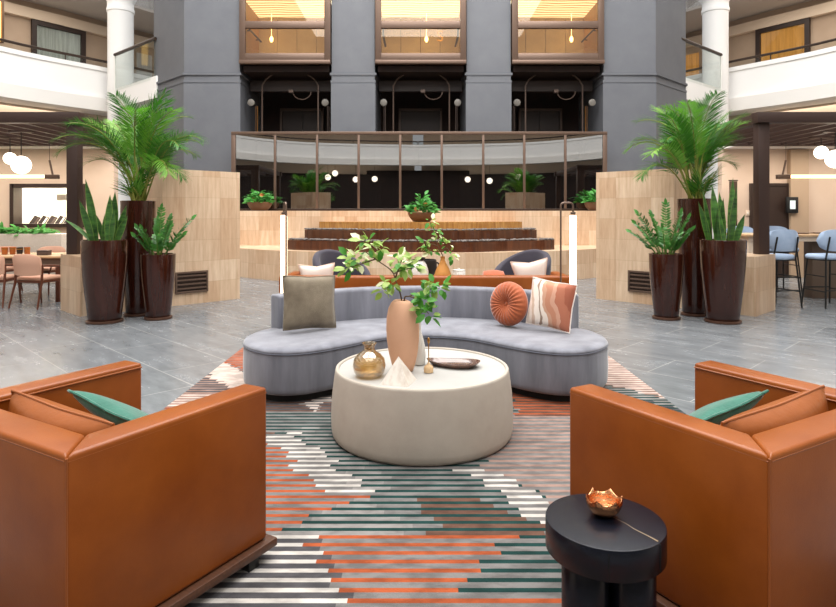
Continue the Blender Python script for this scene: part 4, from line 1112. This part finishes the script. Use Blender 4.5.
def palm(px, Y, rb, rt, h, label, seed, H=1.65, spread=1.0, bias=0):
    rn = random.Random(seed); p = at(px, 0, Y)
    r = thing('potted_palm', label, 'potted plant', (p.x, Y, 0), 0, 'palms in tall glazed pots')
    pot(r, rb, rt, h)
    NF = 27; NX = 7
    sgn = -1 if p.x < 0 else 1
    # front face line of the stone screen beside the pot, so that no frond grows through the stone
    w0, w1 = Vector((sgn * 3.94, 9.5)), Vector((sgn * 3.02, 10.46)); we = (w1 - w0).normalized(); wn = Vector((-we.y, we.x)); wn = wn if wn.y > 0 else -wn
    sb = at(105 if p.x < 0 else 723, 0, 8.25).xy
    def in_stone(v):
        g = Vector((v.x + p.x, v.y + Y)); return ((g - w0).dot(wn) > -.03 and v.z < 2.2) or (v.z < 2.15 and (g - sb).length < .42)
    for i in range(NF + NX):
        az = i * 2.39996 + rn.uniform(-.3, .3)
        tier = min(1, i / NF)                              # inner, upright fronds first
        el = math.radians(86 - 24 * tier + rn.uniform(-5, 5))
        L = H * (1.10 - .20 * tier) + rn.uniform(-.12, .12)
        if i >= NF: az = -PI * (i - NF + .5) / NX; el = math.radians(58); L *= .84      # low outer fronds, on the open side
        toward = math.cos(az) * wn.x + math.sin(az) * wn.y
        if toward > .2: el = max(el, math.radians(78)); L *= .86
        bx, by = rn.uniform(-.09, .09), rn.uniform(-.09, .09)
        d = Vector((math.cos(az) * math.cos(el), math.sin(az) * math.cos(el), math.sin(el)))
        pos = Vector((bx, by, h - .03)); pts = [pos.copy()]
        N = 16; step = L / N; cur = d.copy()
        droop = (.04 + .085 * tier + rn.uniform(0, .05)) * (.6 if toward > .2 else 1) + (.05 if i >= NF else 0)
        for k in range(N):
            t = k / N
            out = Vector((math.cos(az) * spread, math.sin(az) * spread, 0))
            cur = (cur + out * .10 * t + Vector((bias * .03, 0, -droop * (t ** 1.8) * 2.6))).normalized()
            pos = pos + cur * step
            if in_stone(pos): break
            pts.append(pos.copy())
        b = MB()
        ms = catmull(pts, 3)
        n0 = int(len(ms) * .40)
        side0 = Vector((-math.sin(az), math.cos(az), 0))
        for k in range(n0, len(ms)):
            t = (k - n0) / (len(ms) - n0)
            pnt = ms[k]; tg = (ms[min(k + 1, len(ms) - 1)] - ms[k - 1]).normalized()
            up = side0.cross(tg); up = up if up.z > 0 or abs(up.z) < .01 else -up
            ll = (.33 * math.sin(PI * (.2 + .72 * t)) ** .8) * (H / 1.55) * rn.uniform(.8, 1.12)
            for sg in (-1, 1):
                for sub in (0, .5):
                    pn = pnt.lerp(ms[min(k + 1, len(ms) - 1)], sub)
                    dr = (side0 * sg * (1.0 - .35 * t) + tg * (.55 + .5 * t) + up * rn.uniform(-.05, .45)).normalized()
                    if in_stone(pn + dr * ll) or in_stone(pn + dr * ll * .6 - Vector((0, 0, .05))): continue
                    b.leaf(pn, dr, up, ll, .0125, .10, rn.uniform(.05, .38))
        fr = b.build('frond', 'palm_highlight' if (i % 3 == 1) else 'palm', r, 60)
        MB().tube(ms, [.012 * (1 - .8 * k / len(ms)) + .0015 for k in range(len(ms))], 6).build('midrib', 'palmstem', fr)
    return r
palm(138.5, 8.8, .165, .235, 1.63, 'large feathery palm in the tallest brown glazed pot, near the dining table', 3, 1.52, 1.0, -.45)
palm(695, 8.8, .165, .235, 1.66, 'large feathery palm in the tallest brown glazed pot, near the bar stools', 8, 1.46, .9, .15)

def snake_plant(px, Y, rb, rt, h, label, seed, blades):
    rn = random.Random(seed); p = at(px, 0, Y)
    r = thing('snake_plant', label, 'potted plant', (p.x, Y, 0), 0, 'snake plants in glazed pots')
    pot(r, rb, rt, h)
    for (dx, tx, L, w) in blades:
        dy = rn.uniform(-.13, .13); ty = rn.uniform(-.25, .25)
        tx *= .62; ty *= .6; base = Vector((dx * .62, dy, h - .05)); lean = Vector((tx, ty, 1)).normalized()
        face = rn.uniform(-.7, .7); sd = Vector((math.cos(face), math.sin(face), 0)); sd = (sd - lean * sd.dot(lean)).normalized()
        b = MB(); e = MB(); N = 10; rows = []
        for k in range(N + 1):
            t = k / N
            wd = w * (.55 + .75 * math.sin(PI * min(1, t * .95 + .05)) ** .7) * (1 - t ** 5) * .62
            c_ = base + lean * (L * t) + Vector((tx, ty, 0)) * (.22 * L * t * t) + Vector((0, 0, -abs(tx) * .25 * L * t * t))
            tw = sd.lerp(lean.cross(sd), .25 * t).normalized()
            nn = lean.cross(tw)
            rows.append((c_ - tw * wd, c_ - tw * wd * .88, c_ + nn * (wd * .25), c_ + tw * wd * .88, c_ + tw * wd))
        for k in range(N):
            a_, c_ = rows[k], rows[k + 1]
            b.face([a_[1], a_[2], c_[2], c_[1]]); b.face([a_[2], a_[3], c_[3], c_[2]])
            e.face([a_[0], a_[1], c_[1], c_[0]]); e.face([a_[3], a_[4], c_[4], c_[3]])
        o = b.build('leaf', 'snake', r, 60); e.build('leaf_margin', 'snake_edge', o, 60)
    return r
rn = random.Random(2)
bl_ = [(-.12, -.12, .88, .07), (-.18, -.28, .62, .065), (0, .02, .60, .07), (.12, .06, .66, .075), (.2, .22, .48, .06), (.05, -.1, .52, .06), (-.22, -.62, .42, .05), (.22, .45, .42, .055), (.1, .15, .72, .07), (-.06, .1, .44, .06), (-.25, -1.1, .50, .035), (-.1, -.35, .42, .055), (.18, .3, .55, .06)]
snake_plant(105, 8.25, .205, .288, 1.10, 'snake plant in the widest brown pot beside the dining table plinth', 4, bl_)
bl_ = [(.24, .12, .92, .075), (.12, .02, .78, .075), (-.1, -.08, .80, .075), (-.2, -.25, .78, .07), (0, .06, .62, .07), (-.25, -.4, .62, .06), (.18, .1, .55, .065), (.05, -.02, .7, .07), (-.05, -.15, .5, .06), (.26, .3, .42, .055), (-.15, .1, .55, .06)]
snake_plant(723, 8.25, .205, .288, 1.10, 'snake plant in the widest brown pot beside the bar side plinth', 6, bl_)

def zz_plant(px, Y, rb, rt, h, label, seed, stems):
    rn = random.Random(seed); p = at(px, 0, Y)
    ax = at(138.5 if px < 418 else 695, 0, 8.8); bx_ = at(105 if px < 418 else 723, 0, 8.25)
    def clear(v): return all(math.hypot(v.x + p.x - q_.x, v.y + Y - q_.y) > r_ for q_, r_ in ((ax, .25), (bx_, .31)))
    r = thing('zz_plant', label, 'potted plant', (p.x, Y, 0), 0, 'glossy leaved plants in small glazed pots')
    pot(r, rb, rt, h)
    for (tx, ty, L) in stems:
        pts = []; base = Vector((tx * .12, ty * .12, h - .05)); d = Vector((tx * .55, ty * .55, 1)).normalized(); pos = base
        cur = d.copy()
        for k in range(11):
            pts.append(pos.copy()); cur = (cur + Vector((tx, ty, -.25 * abs(tx))) * .07).normalized(); pos = pos + cur * (L / 10)
        stem = MB().tube(pts, [.011 * (1 - .07 * k) for k in range(11)], 6).build('stem', 'zzstem', r, 60)
        b = MB(); ms = catmull(pts, 2); sd = Vector((-ty, tx, 0)) if abs(tx) + abs(ty) > .05 else Vector((1, 0, 0)); sd.normalize()
        if abs(sd.x) < .4: sd = (sd + Vector((.8, 0, 0))).normalized()
        for k in range(5, len(ms)):
            t = k / len(ms); tg = (ms[min(k + 1, len(ms) - 1)] - ms[k - 1]).normalized()
            for sg in (-1, 1):
                dr = sd * sg + tg * .75 + Vector((0, rn.uniform(-.5, .3), rn.uniform(-.1, .2)))
                if not (clear(ms[k] + dr.normalized() * .1) and clear(ms[k] + dr.normalized() * .05)): continue
                b.leaf(ms[k], dr, Vector((0, -.6, .6)) + tg * -.3, .108 * (1.05 - .45 * t) * rn.uniform(.85, 1.15), .034, .12, .15)
        b.leaf(ms[-1], (ms[-1] - ms[-2]), (0, -1, .3), .10, .05)
        b.build('foliage', 'zz', stem, 60)
    return r
zz_plant(158.5, 8.5, .160, .228, .895, 'glossy leaved plant in the smallest brown pot by the dining side screen', 5, [(.1, -.1, .66), (.65, .1, .64), (.45, -.4, .52), (-.3, -.5, .46), (-.25, -.4, .42), (.15, .25, .55), (.8, -.2, .42), (-.05, .1, .5), (.2, -.6, .36), (-.5, -.5, .36)])
zz_plant(666.5, 8.5, .160, .228, .90, 'glossy leaved plant in the smallest brown pot by the bar side screen', 7, [(-.05, -.1, .72), (-.5, .1, .66), (-.75, -.2, .60), (.15, -.3, .62), (.3, -.35, .58), (-.2, .25, .6), (-.3, -.5, .46), (.45, -.5, .45), (-.9, .2, .48), (.15, -.6, .38), (.35, -.6, .42)])

def bowl_planter(px, py_base, Y, zb, label, seed, R=.31, bloom=True, tall=.36):
    rn = random.Random(seed)
    r = thing('bowl_planter', label, 'planter', (at(px, 0, Y).x, Y, zb + .003), 0, 'bowl planters on the stone terrace')
    MB().lathe([(R * .5, 0), (R * .62, .006), (R * .86, .09), (R * .99, .18), (R, .21), (R * .95, .215), (R * .92, .17)], 40, capt=False).build('bowl', 'basin', r, 50)
    MB().lathe([(R * .925, .175), (.02, .185)], 32, capb=False).build('soil', 'soil', r)
    b = MB()
    for q_ in range(190):
        a_ = rn.uniform(0, 2 * PI); rr = R * .9 * rn.random() ** .6; z = .17 + tall * (1 - (rr / R) ** 1.6) * rn.random()
        d = Vector((math.cos(a_) * rn.uniform(.3, 1.2), math.sin(a_) * rn.uniform(.3, 1.2), rn.uniform(.1, 1)))
        l = rn.uniform(.10, .18)
        b.leaf((rr * math.cos(a_), rr * math.sin(a_), z), d, (rn.gauss(0, .5), rn.gauss(-.3, .5), 1), l, l * .5, .15, .35)
    for q_ in range(7):
        a_ = rn.uniform(0, 2 * PI)
        b.leaf((R * .4 * math.cos(a_), R * .4 * math.sin(a_), .3), (math.cos(a_), math.sin(a_), .75), (0, 0, 1), .38, .05, .1, .7)
    for v_ in b.v: v_.y = max(-.42, min(v_.y, .30)); v_.z = max(v_.z, .06)
    b.build('foliage', 'greens', r, 60)
    if bloom:
        for dx, dz in ((.09, .38), (-.12, .28)):
            f = MB()
            for q_ in range(9):
                a_ = q_ * 2 * PI / 9
                f.leaf((dx, -.12, dz), (math.cos(a_), -.4, math.sin(a_) + .4), (0, -1, 0), .07, .04)
            f.build('bloom', 'bloom', r, 60)
    return r
bowl_planter(260, 210, 15.5, 1.5, 'brown bowl planter with an orange bloom on the terrace ledge by the dining side', 1, .31)
bowl_planter(422, 222, 14.2, 1.245, 'brown bowl planter in the middle of the cascade wall', 2, .32, True, .5)
bowl_planter(597, 210, 15.5, 1.5, 'bowl planter partly hidden by the bar side stone screen', 3, .31, False, .36)

# ================================================================== DINING AND BAR
for s, nm in ((-1, 'dining'), (1, 'bar')):
    X = lambda x: x * -s
    def bx(x0, x1, *a, **k): return MB().box(min(X(x0), X(x1)), max(X(x0), X(x1)), *a, **k)
    r = thing('pergola', 'dark brown slatted pergola over the %s' % ('dining table' if s < 0 else 'bar table'), 'pergola')
    bx(-5.21, -5.05, 9.14, 9.30, .842, 2.79, .004).build('post', 'pergola', r)
    bx(-5.235, -5.015, 12.2, 12.42, 0, 2.79, .004).build('post', 'pergola', r)
    bx(-12.6, -12.38, 9.10, 9.32, 0, 2.79, .004).build('post', 'pergola', r)
    bx(-13.0, -5.0, 9.08, 9.26, 2.79, 2.945, .004).build('front_beam', 'pergola', r)
    bx(-13.0, -5.0, 12.24, 12.42, 2.79, 2.945, .004).build('rear_beam', 'pergola', r)
    bx(-5.22, -5.04, 9.27, 12.23, 2.79, 2.94, .004).build('side_beam', 'pergola', r)
    for k in range(22): bx(-5.62 - k * .33, -5.56 - k * .33, 9.27, 12.23, 2.80, 2.93, .003).build('slat', 'pergola', r)
    # globe pendants and the warm linear light
    for (px, py, Y, rr, lab) in ((10.3, 158.5, 10.9, .105, 'smaller'), (21.5, 165, 10.1, .148, 'larger')) if s < 0 else ((821.5, 152.5, 10.9, .115, 'smaller'), (835.5, 159, 10.1, .148, 'larger')):
        p = at(px, py, Y)
        xx = -(round((abs(p.x) - 5.59) / .33) * .33 + 5.59) * (1 if s < 0 else -1)
        g = thing('globe_pendant', '%s glowing globe pendant under the %s pergola' % (lab, nm), 'pendant lamp', (p.x, Y, p.z), 0, 'globe pendants')
        MB().sphere((0, 0, 0), rr, n=28, m=18).build('globe', 'globe', g)
        MB().tube([(0, 0, rr), (0, 0, 2.797 - p.z)], .008, 6).build('cord', 'black', g)
        MB().box(-.19, .19, -.04, .04, 2.775 - p.z, 2.798 - p.z).build('canopy', 'pergola', g)
    x0, x1 = (at(-30, 0, 11.4).x, at(46, 0, 11.4).x) if s < 0 else (at(790, 0, 11.4).x, at(870, 0, 11.4).x)
    zl = at(0, 176.5, 11.4).z
    g = thing('linear_pendant', 'warm linear light bar with a bronze end bracket over the %s table' % nm, 'pendant lamp', (0, 11.4, zl), 0, 'linear light bars')
    MB().box(x0, x1, -.035, .035, -.03, .03, .01).build('light_bar', 'strip', g)
    xe, d = (x1, 1) if s < 0 else (x0, -1)
    MB().box(min(xe, xe + d * .24), max(xe, xe + d * .24), -.04, .04, -.045, .035, .005).build('end_bracket', 'bronze', g)
    MB().tube([(xe + d * .13, 0, .03), (xe + d * .07, 0, .30)], .018, 6).build('bracket_rod', 'bronze', g)
    MB().tube([(xe + d * .07, 0, .30), (xe + d * .07, 0, 2.80 - zl)], .004, 5).build('cord', 'black', g)

# dining table
DT = thing('dining_table', 'long dining table with pale oak top and dark legs behind the low plinth', 'dining table', (0, 0, 0))
tx0, tx1 = -9.2, at(63, 0, 10.0).x
MB().box(tx0, tx1, 9.98, 10.9, .72, .755, .006).build('table_top', 'oak', DT)
MB().box(tx0 + .06, tx1 - .04, 10.03, 10.85, .60, .718, .004).build('apron', 'taupe_wood', DT)
for xx in (tx0 + .12, tx1 - .12):
    for yy in (10.08, 10.8): MB().box(xx - .03, xx + .03, yy - .03, yy + .03, 0, .60, .004).build('leg', 'chairwood', DT)
def dining_chair(loc, rz, label):
    r = thing('dining_chair', label, 'chair', loc, rz, 'dining chairs')
    MB().box(-.235, .235, -.20, .25, .42, .475, .02, 3).build('seat', 'pink_uph', r)
    MB().box(-.24, .24, -.21, .25, .385, .418, .006).build('seat_frame', 'chairwood', r)
    for sx in (-1, 1):
        MB().tube([(sx * .235, .24, .40), (sx * .255, .29, 0)], [.018, .012], 8).build('leg', 'chairwood', r)
        MB().tube([(sx * .25, -.19, .66), (sx * .245, -.2, .40), (sx * .265, -.30, 0)], [.016, .019, .012], 8).build('leg', 'chairwood', r)
        MB().tube([(sx * .25, -.20, .655), (sx * .268, -.02, .64), (sx * .262, .17, .62)], [.016, .02, .014], 8).build('armrest', 'chairwood', r)
        MB().tube([(sx * .262, .16, .62), (sx * .24, .22, .42)], .013, 8).build('arm_support', 'chairwood', r)
    b = MB(); n = 14; rows = []
    for i in range(n + 1):
        t = -1 + 2 * i / n; a_ = t * .5
        cx_, cy_ = .25 * math.sin(a_) / math.sin(.5), -.20 - .07 * (math.cos(a_) - math.cos(.5)) / (1 - math.cos(.5))
        top = .835 - .05 * abs(t) ** 4; bot = .50 + .02 * abs(t) ** 3
        rows.append([(cx_, cy_ - .02, bot), (cx_, cy_ - .035, (top + bot) / 2), (cx_, cy_ - .055, top - .02), (cx_, cy_ - .035, top), (cx_, cy_ - .015, top - .02), (cx_, cy_ + .005, (top + bot) / 2), (cx_, cy_ + .015, bot)])
    m_ = 7
    for rw in rows: b.addv(rw)
    for i in range(n):
        for j in range(m_): b.f.append([i * m_ + j, i * m_ + (j + 1) % m_, (i + 1) * m_ + (j + 1) % m_, (i + 1) * m_ + j])
    b.f.append(list(range(m_))[::-1]); b.f.append([n * m_ + j for j in range(m_)])
    b.build('backrest', 'pink_uph', r, 60)
    return r
d1 = dining_chair((at(37, 0, 9.55).x, 9.62, 0), math.radians(-14), 'pink upholstered dining chair with its back turned, nearest the low plinth')
dup(d1, (at(-8, 0, 9.6).x, 9.66, 0), math.radians(8), 'dining chair cut off at the photo edge, showing only splayed wooden legs')
dup(d1, (at(45, 0, 11.2).x, 11.18, 0), math.radians(180), 'pink dining chair on the far side of the dining table')
dup(d1, (at(-2, 0, 11.2).x, 11.18, 0), math.radians(176), 'dining chair beyond the table at the photo edge, behind the amber tumblers')
for q_, (px, c_) in enumerate(((5, 'amberglass'), (13, 'amberglass'), (20, 'darkbowl'), (27.5, 'amberglass'), (-4, 'darkbowl'))):
    Y = 10.35 + .06 * (q_ % 2)
    t_ = thing('tumbler', '%s tumbler on the dining table, %s' % ('amber' if c_ == 'amberglass' else 'dark', ('between the edge of the photo and the middle one', 'middle one of the amber three', 'between two amber ones', 'closest to the dark box', 'cut by the edge of the photo')[q_]), 'tumbler', (at(px, 0, Y).x, Y, .757), 0, 'tumblers on the dining table')
    MB().lathe([(.035, 0), (.042, .004), (.048, .12), (.044, .12), (.04, .012)], 20).build('glass_wall', c_, t_, 60)
    MB().lathe([(.0485, .085), (.0485, .10)], 20, capb=False, capt=False).build('rim_band', 'gold', t_)
bxo = thing('napkin_box', 'small dark box on the dining table near the pergola post', 'box', (at(44.5, 0, 10.2).x, 10.2, .757))
MB().box(-.09, .09, -.06, .06, 0, .065, .005).build('box_body', 'dark_box', bxo); MB().box(-.092, .092, -.062, .062, .066, .08, .004).build('lid', 'door_brown', bxo)
# planter trough behind the table
tg = thing('trough_planter', 'long pale terrazzo trough of leafy greens behind the dining table', 'planter', (0, 12.9, 0))
q0, q1 = -10.5, at(66, 0, 12.8).x
MB().box(q0, q1, -.25, .25, 0, 1.02, .01).build('trough', 'terrazzo', tg)
b = MB(); rn = random.Random(12); xg = at(50, 0, 12.8).x
for k in range(900):
    x = rn.uniform(q0, xg); hh_ = 1.02 + .10 * rn.random() * (1.2 if x < at(14, 0, 12.8).x else .85)
    l = rn.uniform(.08, .15)
    b.leaf((x, rn.uniform(-.22, .2), hh_), (rn.gauss(0, 1), rn.gauss(-.4, .7), rn.uniform(-.2, .8)), (rn.gauss(0, .4), -.4, 1), l, l * .5, .15, .4)
b.build('foliage', 'greens', tg, 60)

# bar table and stools
BT = thing('bar_table', 'high bar table with an oak top and taupe panels on the bar side', 'bar table')
b0, b1 = at(735, 0, 10.6).x, 9.2
MB().box(b0, b1, 10.2, 11.0, 1.06, 1.10, .006).build('table_top', 'oak', BT)
MB().box(b0 + .05, b1 - .05, 10.25, 10.95, .98, 1.058, .004).build('apron', 'beige_light', BT)
MB().box(b0 + .06, b0 + .16, 10.27, 10.93, 0, .98, .004).build('end_panel', 'beige_light', BT)
MB().box(at(812, 0, 10.5).x, b1 - .1, 10.48, 10.72, 0, .98, .004).build('pedestal', 'taupe_wood', BT)
for k, px in enumerate((800, 824, 848)):
    pl_ = thing('serving_board', 'dark serving board on the bar table, %s along' % ('first', 'second', 'third')[k], 'board', (at(px, 0, 10.45).x, 10.45 + .05 * k, 1.102), .2 * k, 'boards on the bar table')
    MB().lathe([(.10, 0), (.12, .004), (.12, .02), (.11, .022)], 28, fn=lambda rr, z, a: (rr * 1.35 * math.cos(a), rr * .8 * math.sin(a), z)).build('board', 'walnut', pl_)
    MB().box(.14, .22, -.018, .018, .004, .02, .005).build('handle', 'walnut', pl_)
def bar_stool(loc, rz, label):
    r = thing('bar_stool', label, 'bar stool', loc, rz, 'pale blue bar stools')
    MB().lathe([(.20, .735), (.235, .74), (.245, .765), (.24, .795), (.22, .81), (.1, .818)], 40, fn=lambda rr, z, a: (rr * 1.14 * math.copysign(abs(math.cos(a)) ** .75, math.cos(a)), rr * math.copysign(abs(math.sin(a)) ** .75, math.sin(a)), z)).build('seat', 'blue_uph', r, 60)
    b = MB(); n = 18; rows = []
    for i in range(n + 1):
        t = -1 + 2 * i / n; a_ = t * .62
        cx_, cy_ = .285 * math.sin(a_) / math.sin(.62), -.255 + .09 * (1 - math.cos(a_)) / (1 - math.cos(.62))
        hf = .155 * (1 - abs(t) ** 3.2) ** .5 + .012; mid = 1.035
        rows.append([(cx_, cy_ - .012, mid - hf), (cx_, cy_ - .03, mid - hf * .5), (cx_, cy_ - .035, mid + hf * .5), (cx_, cy_ - .02, mid + hf), (cx_, cy_, mid + hf), (cx_, cy_ + .012, mid + hf * .5), (cx_, cy_ + .012, mid - hf * .5), (cx_, cy_ + .004, mid - hf)])
    m_ = 8
    for rw in rows: b.addv(rw)
    for i in range(n):
        for j in range(m_): b.f.append([i * m_ + j, i * m_ + (j + 1) % m_, (i + 1) * m_ + (j + 1) % m_, (i + 1) * m_ + j])
    b.f.append(list(range(m_))[::-1]); b.f.append([n * m_ + j for j in range(m_)])
    b.build('backrest', 'blue_uph', r, 60)
    for sx in (-1, 1):
        MB().tube([(sx * .19, .17, .735), (sx * .235, .24, 0)], .013, 8).build('leg', 'black', r)
        MB().tube([(sx * .175, -.30, 1.09), (sx * .19, -.235, .76), (sx * .245, -.30, 0)], .013, 8).build('leg', 'black', r)
        MB().tube([(sx * .222, .225, .25), (sx * .232, -.275, .25)], .009, 8).build('side_stretcher', 'black', r)
        MB().tube([(sx * .208, .195, .48), (sx * .214, -.255, .48)], .008, 8).build('side_stretcher', 'black', r)
    MB().tube([(-.222, .22, .27), (.222, .22, .27)], .011, 8).build('footrest', 'black', r)
    MB().tube([(-.228, -.278, .27), (.228, -.278, .27)], .009, 8).build('rear_stretcher', 'black', r)
    MB().tube([(-.2, .17, .73), (.2, .17, .73), (.2, -.22, .73), (-.2, -.22, .73)], .011, 8, closed=True).build('seat_ring', 'black', r)
    return r
s1 = bar_stool((at(773, 0, 9.7).x, 9.68, 0), math.radians(9), 'pale blue bar stool with its back turned, next to the travertine plinth')
dup(s1, (at(826, 0, 9.7).x, 9.68, 0), math.radians(4), 'pale blue bar stool cut off by the photo edge')
dup(s1, (at(744, 0, 11.6).x, 11.55, 0), math.radians(178), 'pale blue stool beyond the bar table, on the curtain side of the pergola post')
dup(s1, (at(780, 0, 11.6).x, 11.55, 0), math.radians(183), 'pale blue stool beyond the bar table, in front of the dark door')

# ---- what the balustrade mirrors: the far end of the atrium behind the viewer
struct('wall_added_dark_panel', MB().box(-9.5, 9.5, -15.0, -14.8, 0, 4.6), 'shaft', 'unseen dark sheet added behind the viewer to darken the balustrade reflection', 'wall')  # added out of view so the lower glass reflects something dark
for px, py in ((289, 177), (330, 178), (337, 174), (356, 179.5), (375, 179), (468, 179.5), (488.5, 181.5), (517, 178), (544, 182), (557.5, 180.5)):
    Yr = -14.3; D = 15.9 * 2 - Yr; p = Vector(((px - CX) * D / F, Yr, EYE + (HZ - py) * D / F))
    if abs(p.x) > 5: p.y = -13.4
    g = thing('rear_globe_pendant', 'globe pendant of the rear lounge, seen only mirrored in the smoked balustrade glass', 'pendant lamp', p, 0, 'globe pendants mirrored in the balustrade')
    MB().sphere((0, 0, 0), .22, n=20, m=12).build('globe', 'globe', g); MB().tube([(0, 0, .22), (0, 0, 5.02 - p.z)], .01, 6).build('cord', 'black', g)

# ================================================================== CAMERA AND LIGHT
sc = bpy.context.scene
cam = bpy.data.cameras.new('camera'); co_ = bpy.data.objects.new('camera', cam); C.objects.link(co_)
co_.location = (0, 0, EYE); co_.rotation_euler = (PI / 2, 0, 0)
cam.sensor_width = 36; cam.lens = F / 836 * 36; cam.shift_y = -(303.5 - HZ) / 836; cam.clip_end = 200
sc.camera = co_
w = bpy.data.worlds.new('sky'); sc.world = w; w.use_nodes = True
bg = w.node_tree.nodes['Background']; bg.inputs[0].default_value = (.96, .98, 1, 1); bg.inputs[1].default_value = .65
def area(name, loc, rot, sx, sy, e, col=(1, 1, 1)):
    l = bpy.data.lights.new(name, 'AREA'); l.shape = 'RECTANGLE'; l.size = sx; l.size_y = sy; l.energy = e; l.color = col
    o = bpy.data.objects.new(name, l); C.objects.link(o); o.location = loc; o.rotation_euler = rot; return o
area('skylight', (0, 8.5, 13.5), (0, 0, 0), 16, 15, 5000, (1, .98, .95))
area('rear_fill', (0, -5, 13.5), (0, 0, 0), 14, 9, 1300, (1, .98, .95))  # added fill light, brightens faces turned towards the camera
for s in (-1, 1):
    area('lobby_fill', (s * 13.6, 20.0, 4.95), (0, 0, s * .55), 1.2, 5, 60, (1, .9, .78))  # unseen fill added to brighten the soffit under the gallery
    area('alcove_downlight', (s * 8.5, 12.9, 2.85), (0, 0, 0), 5, 1.0, 70, (1, .87, .72))
    area('gallery_fill', (s * 13.2, 19.5, 8.7), (0, 0, s * .9), 2, 6, 75, (1, .92, .82))  # unseen area light brightening the upper gallery
sc.view_settings.view_transform = 'Standard'; sc.view_settings.look = 'None'; sc.view_settings.gamma = 1; sc.view_settings.use_curve_mapping = False
sc.view_settings.exposure = .2
sc.cycles.use_denoising = True
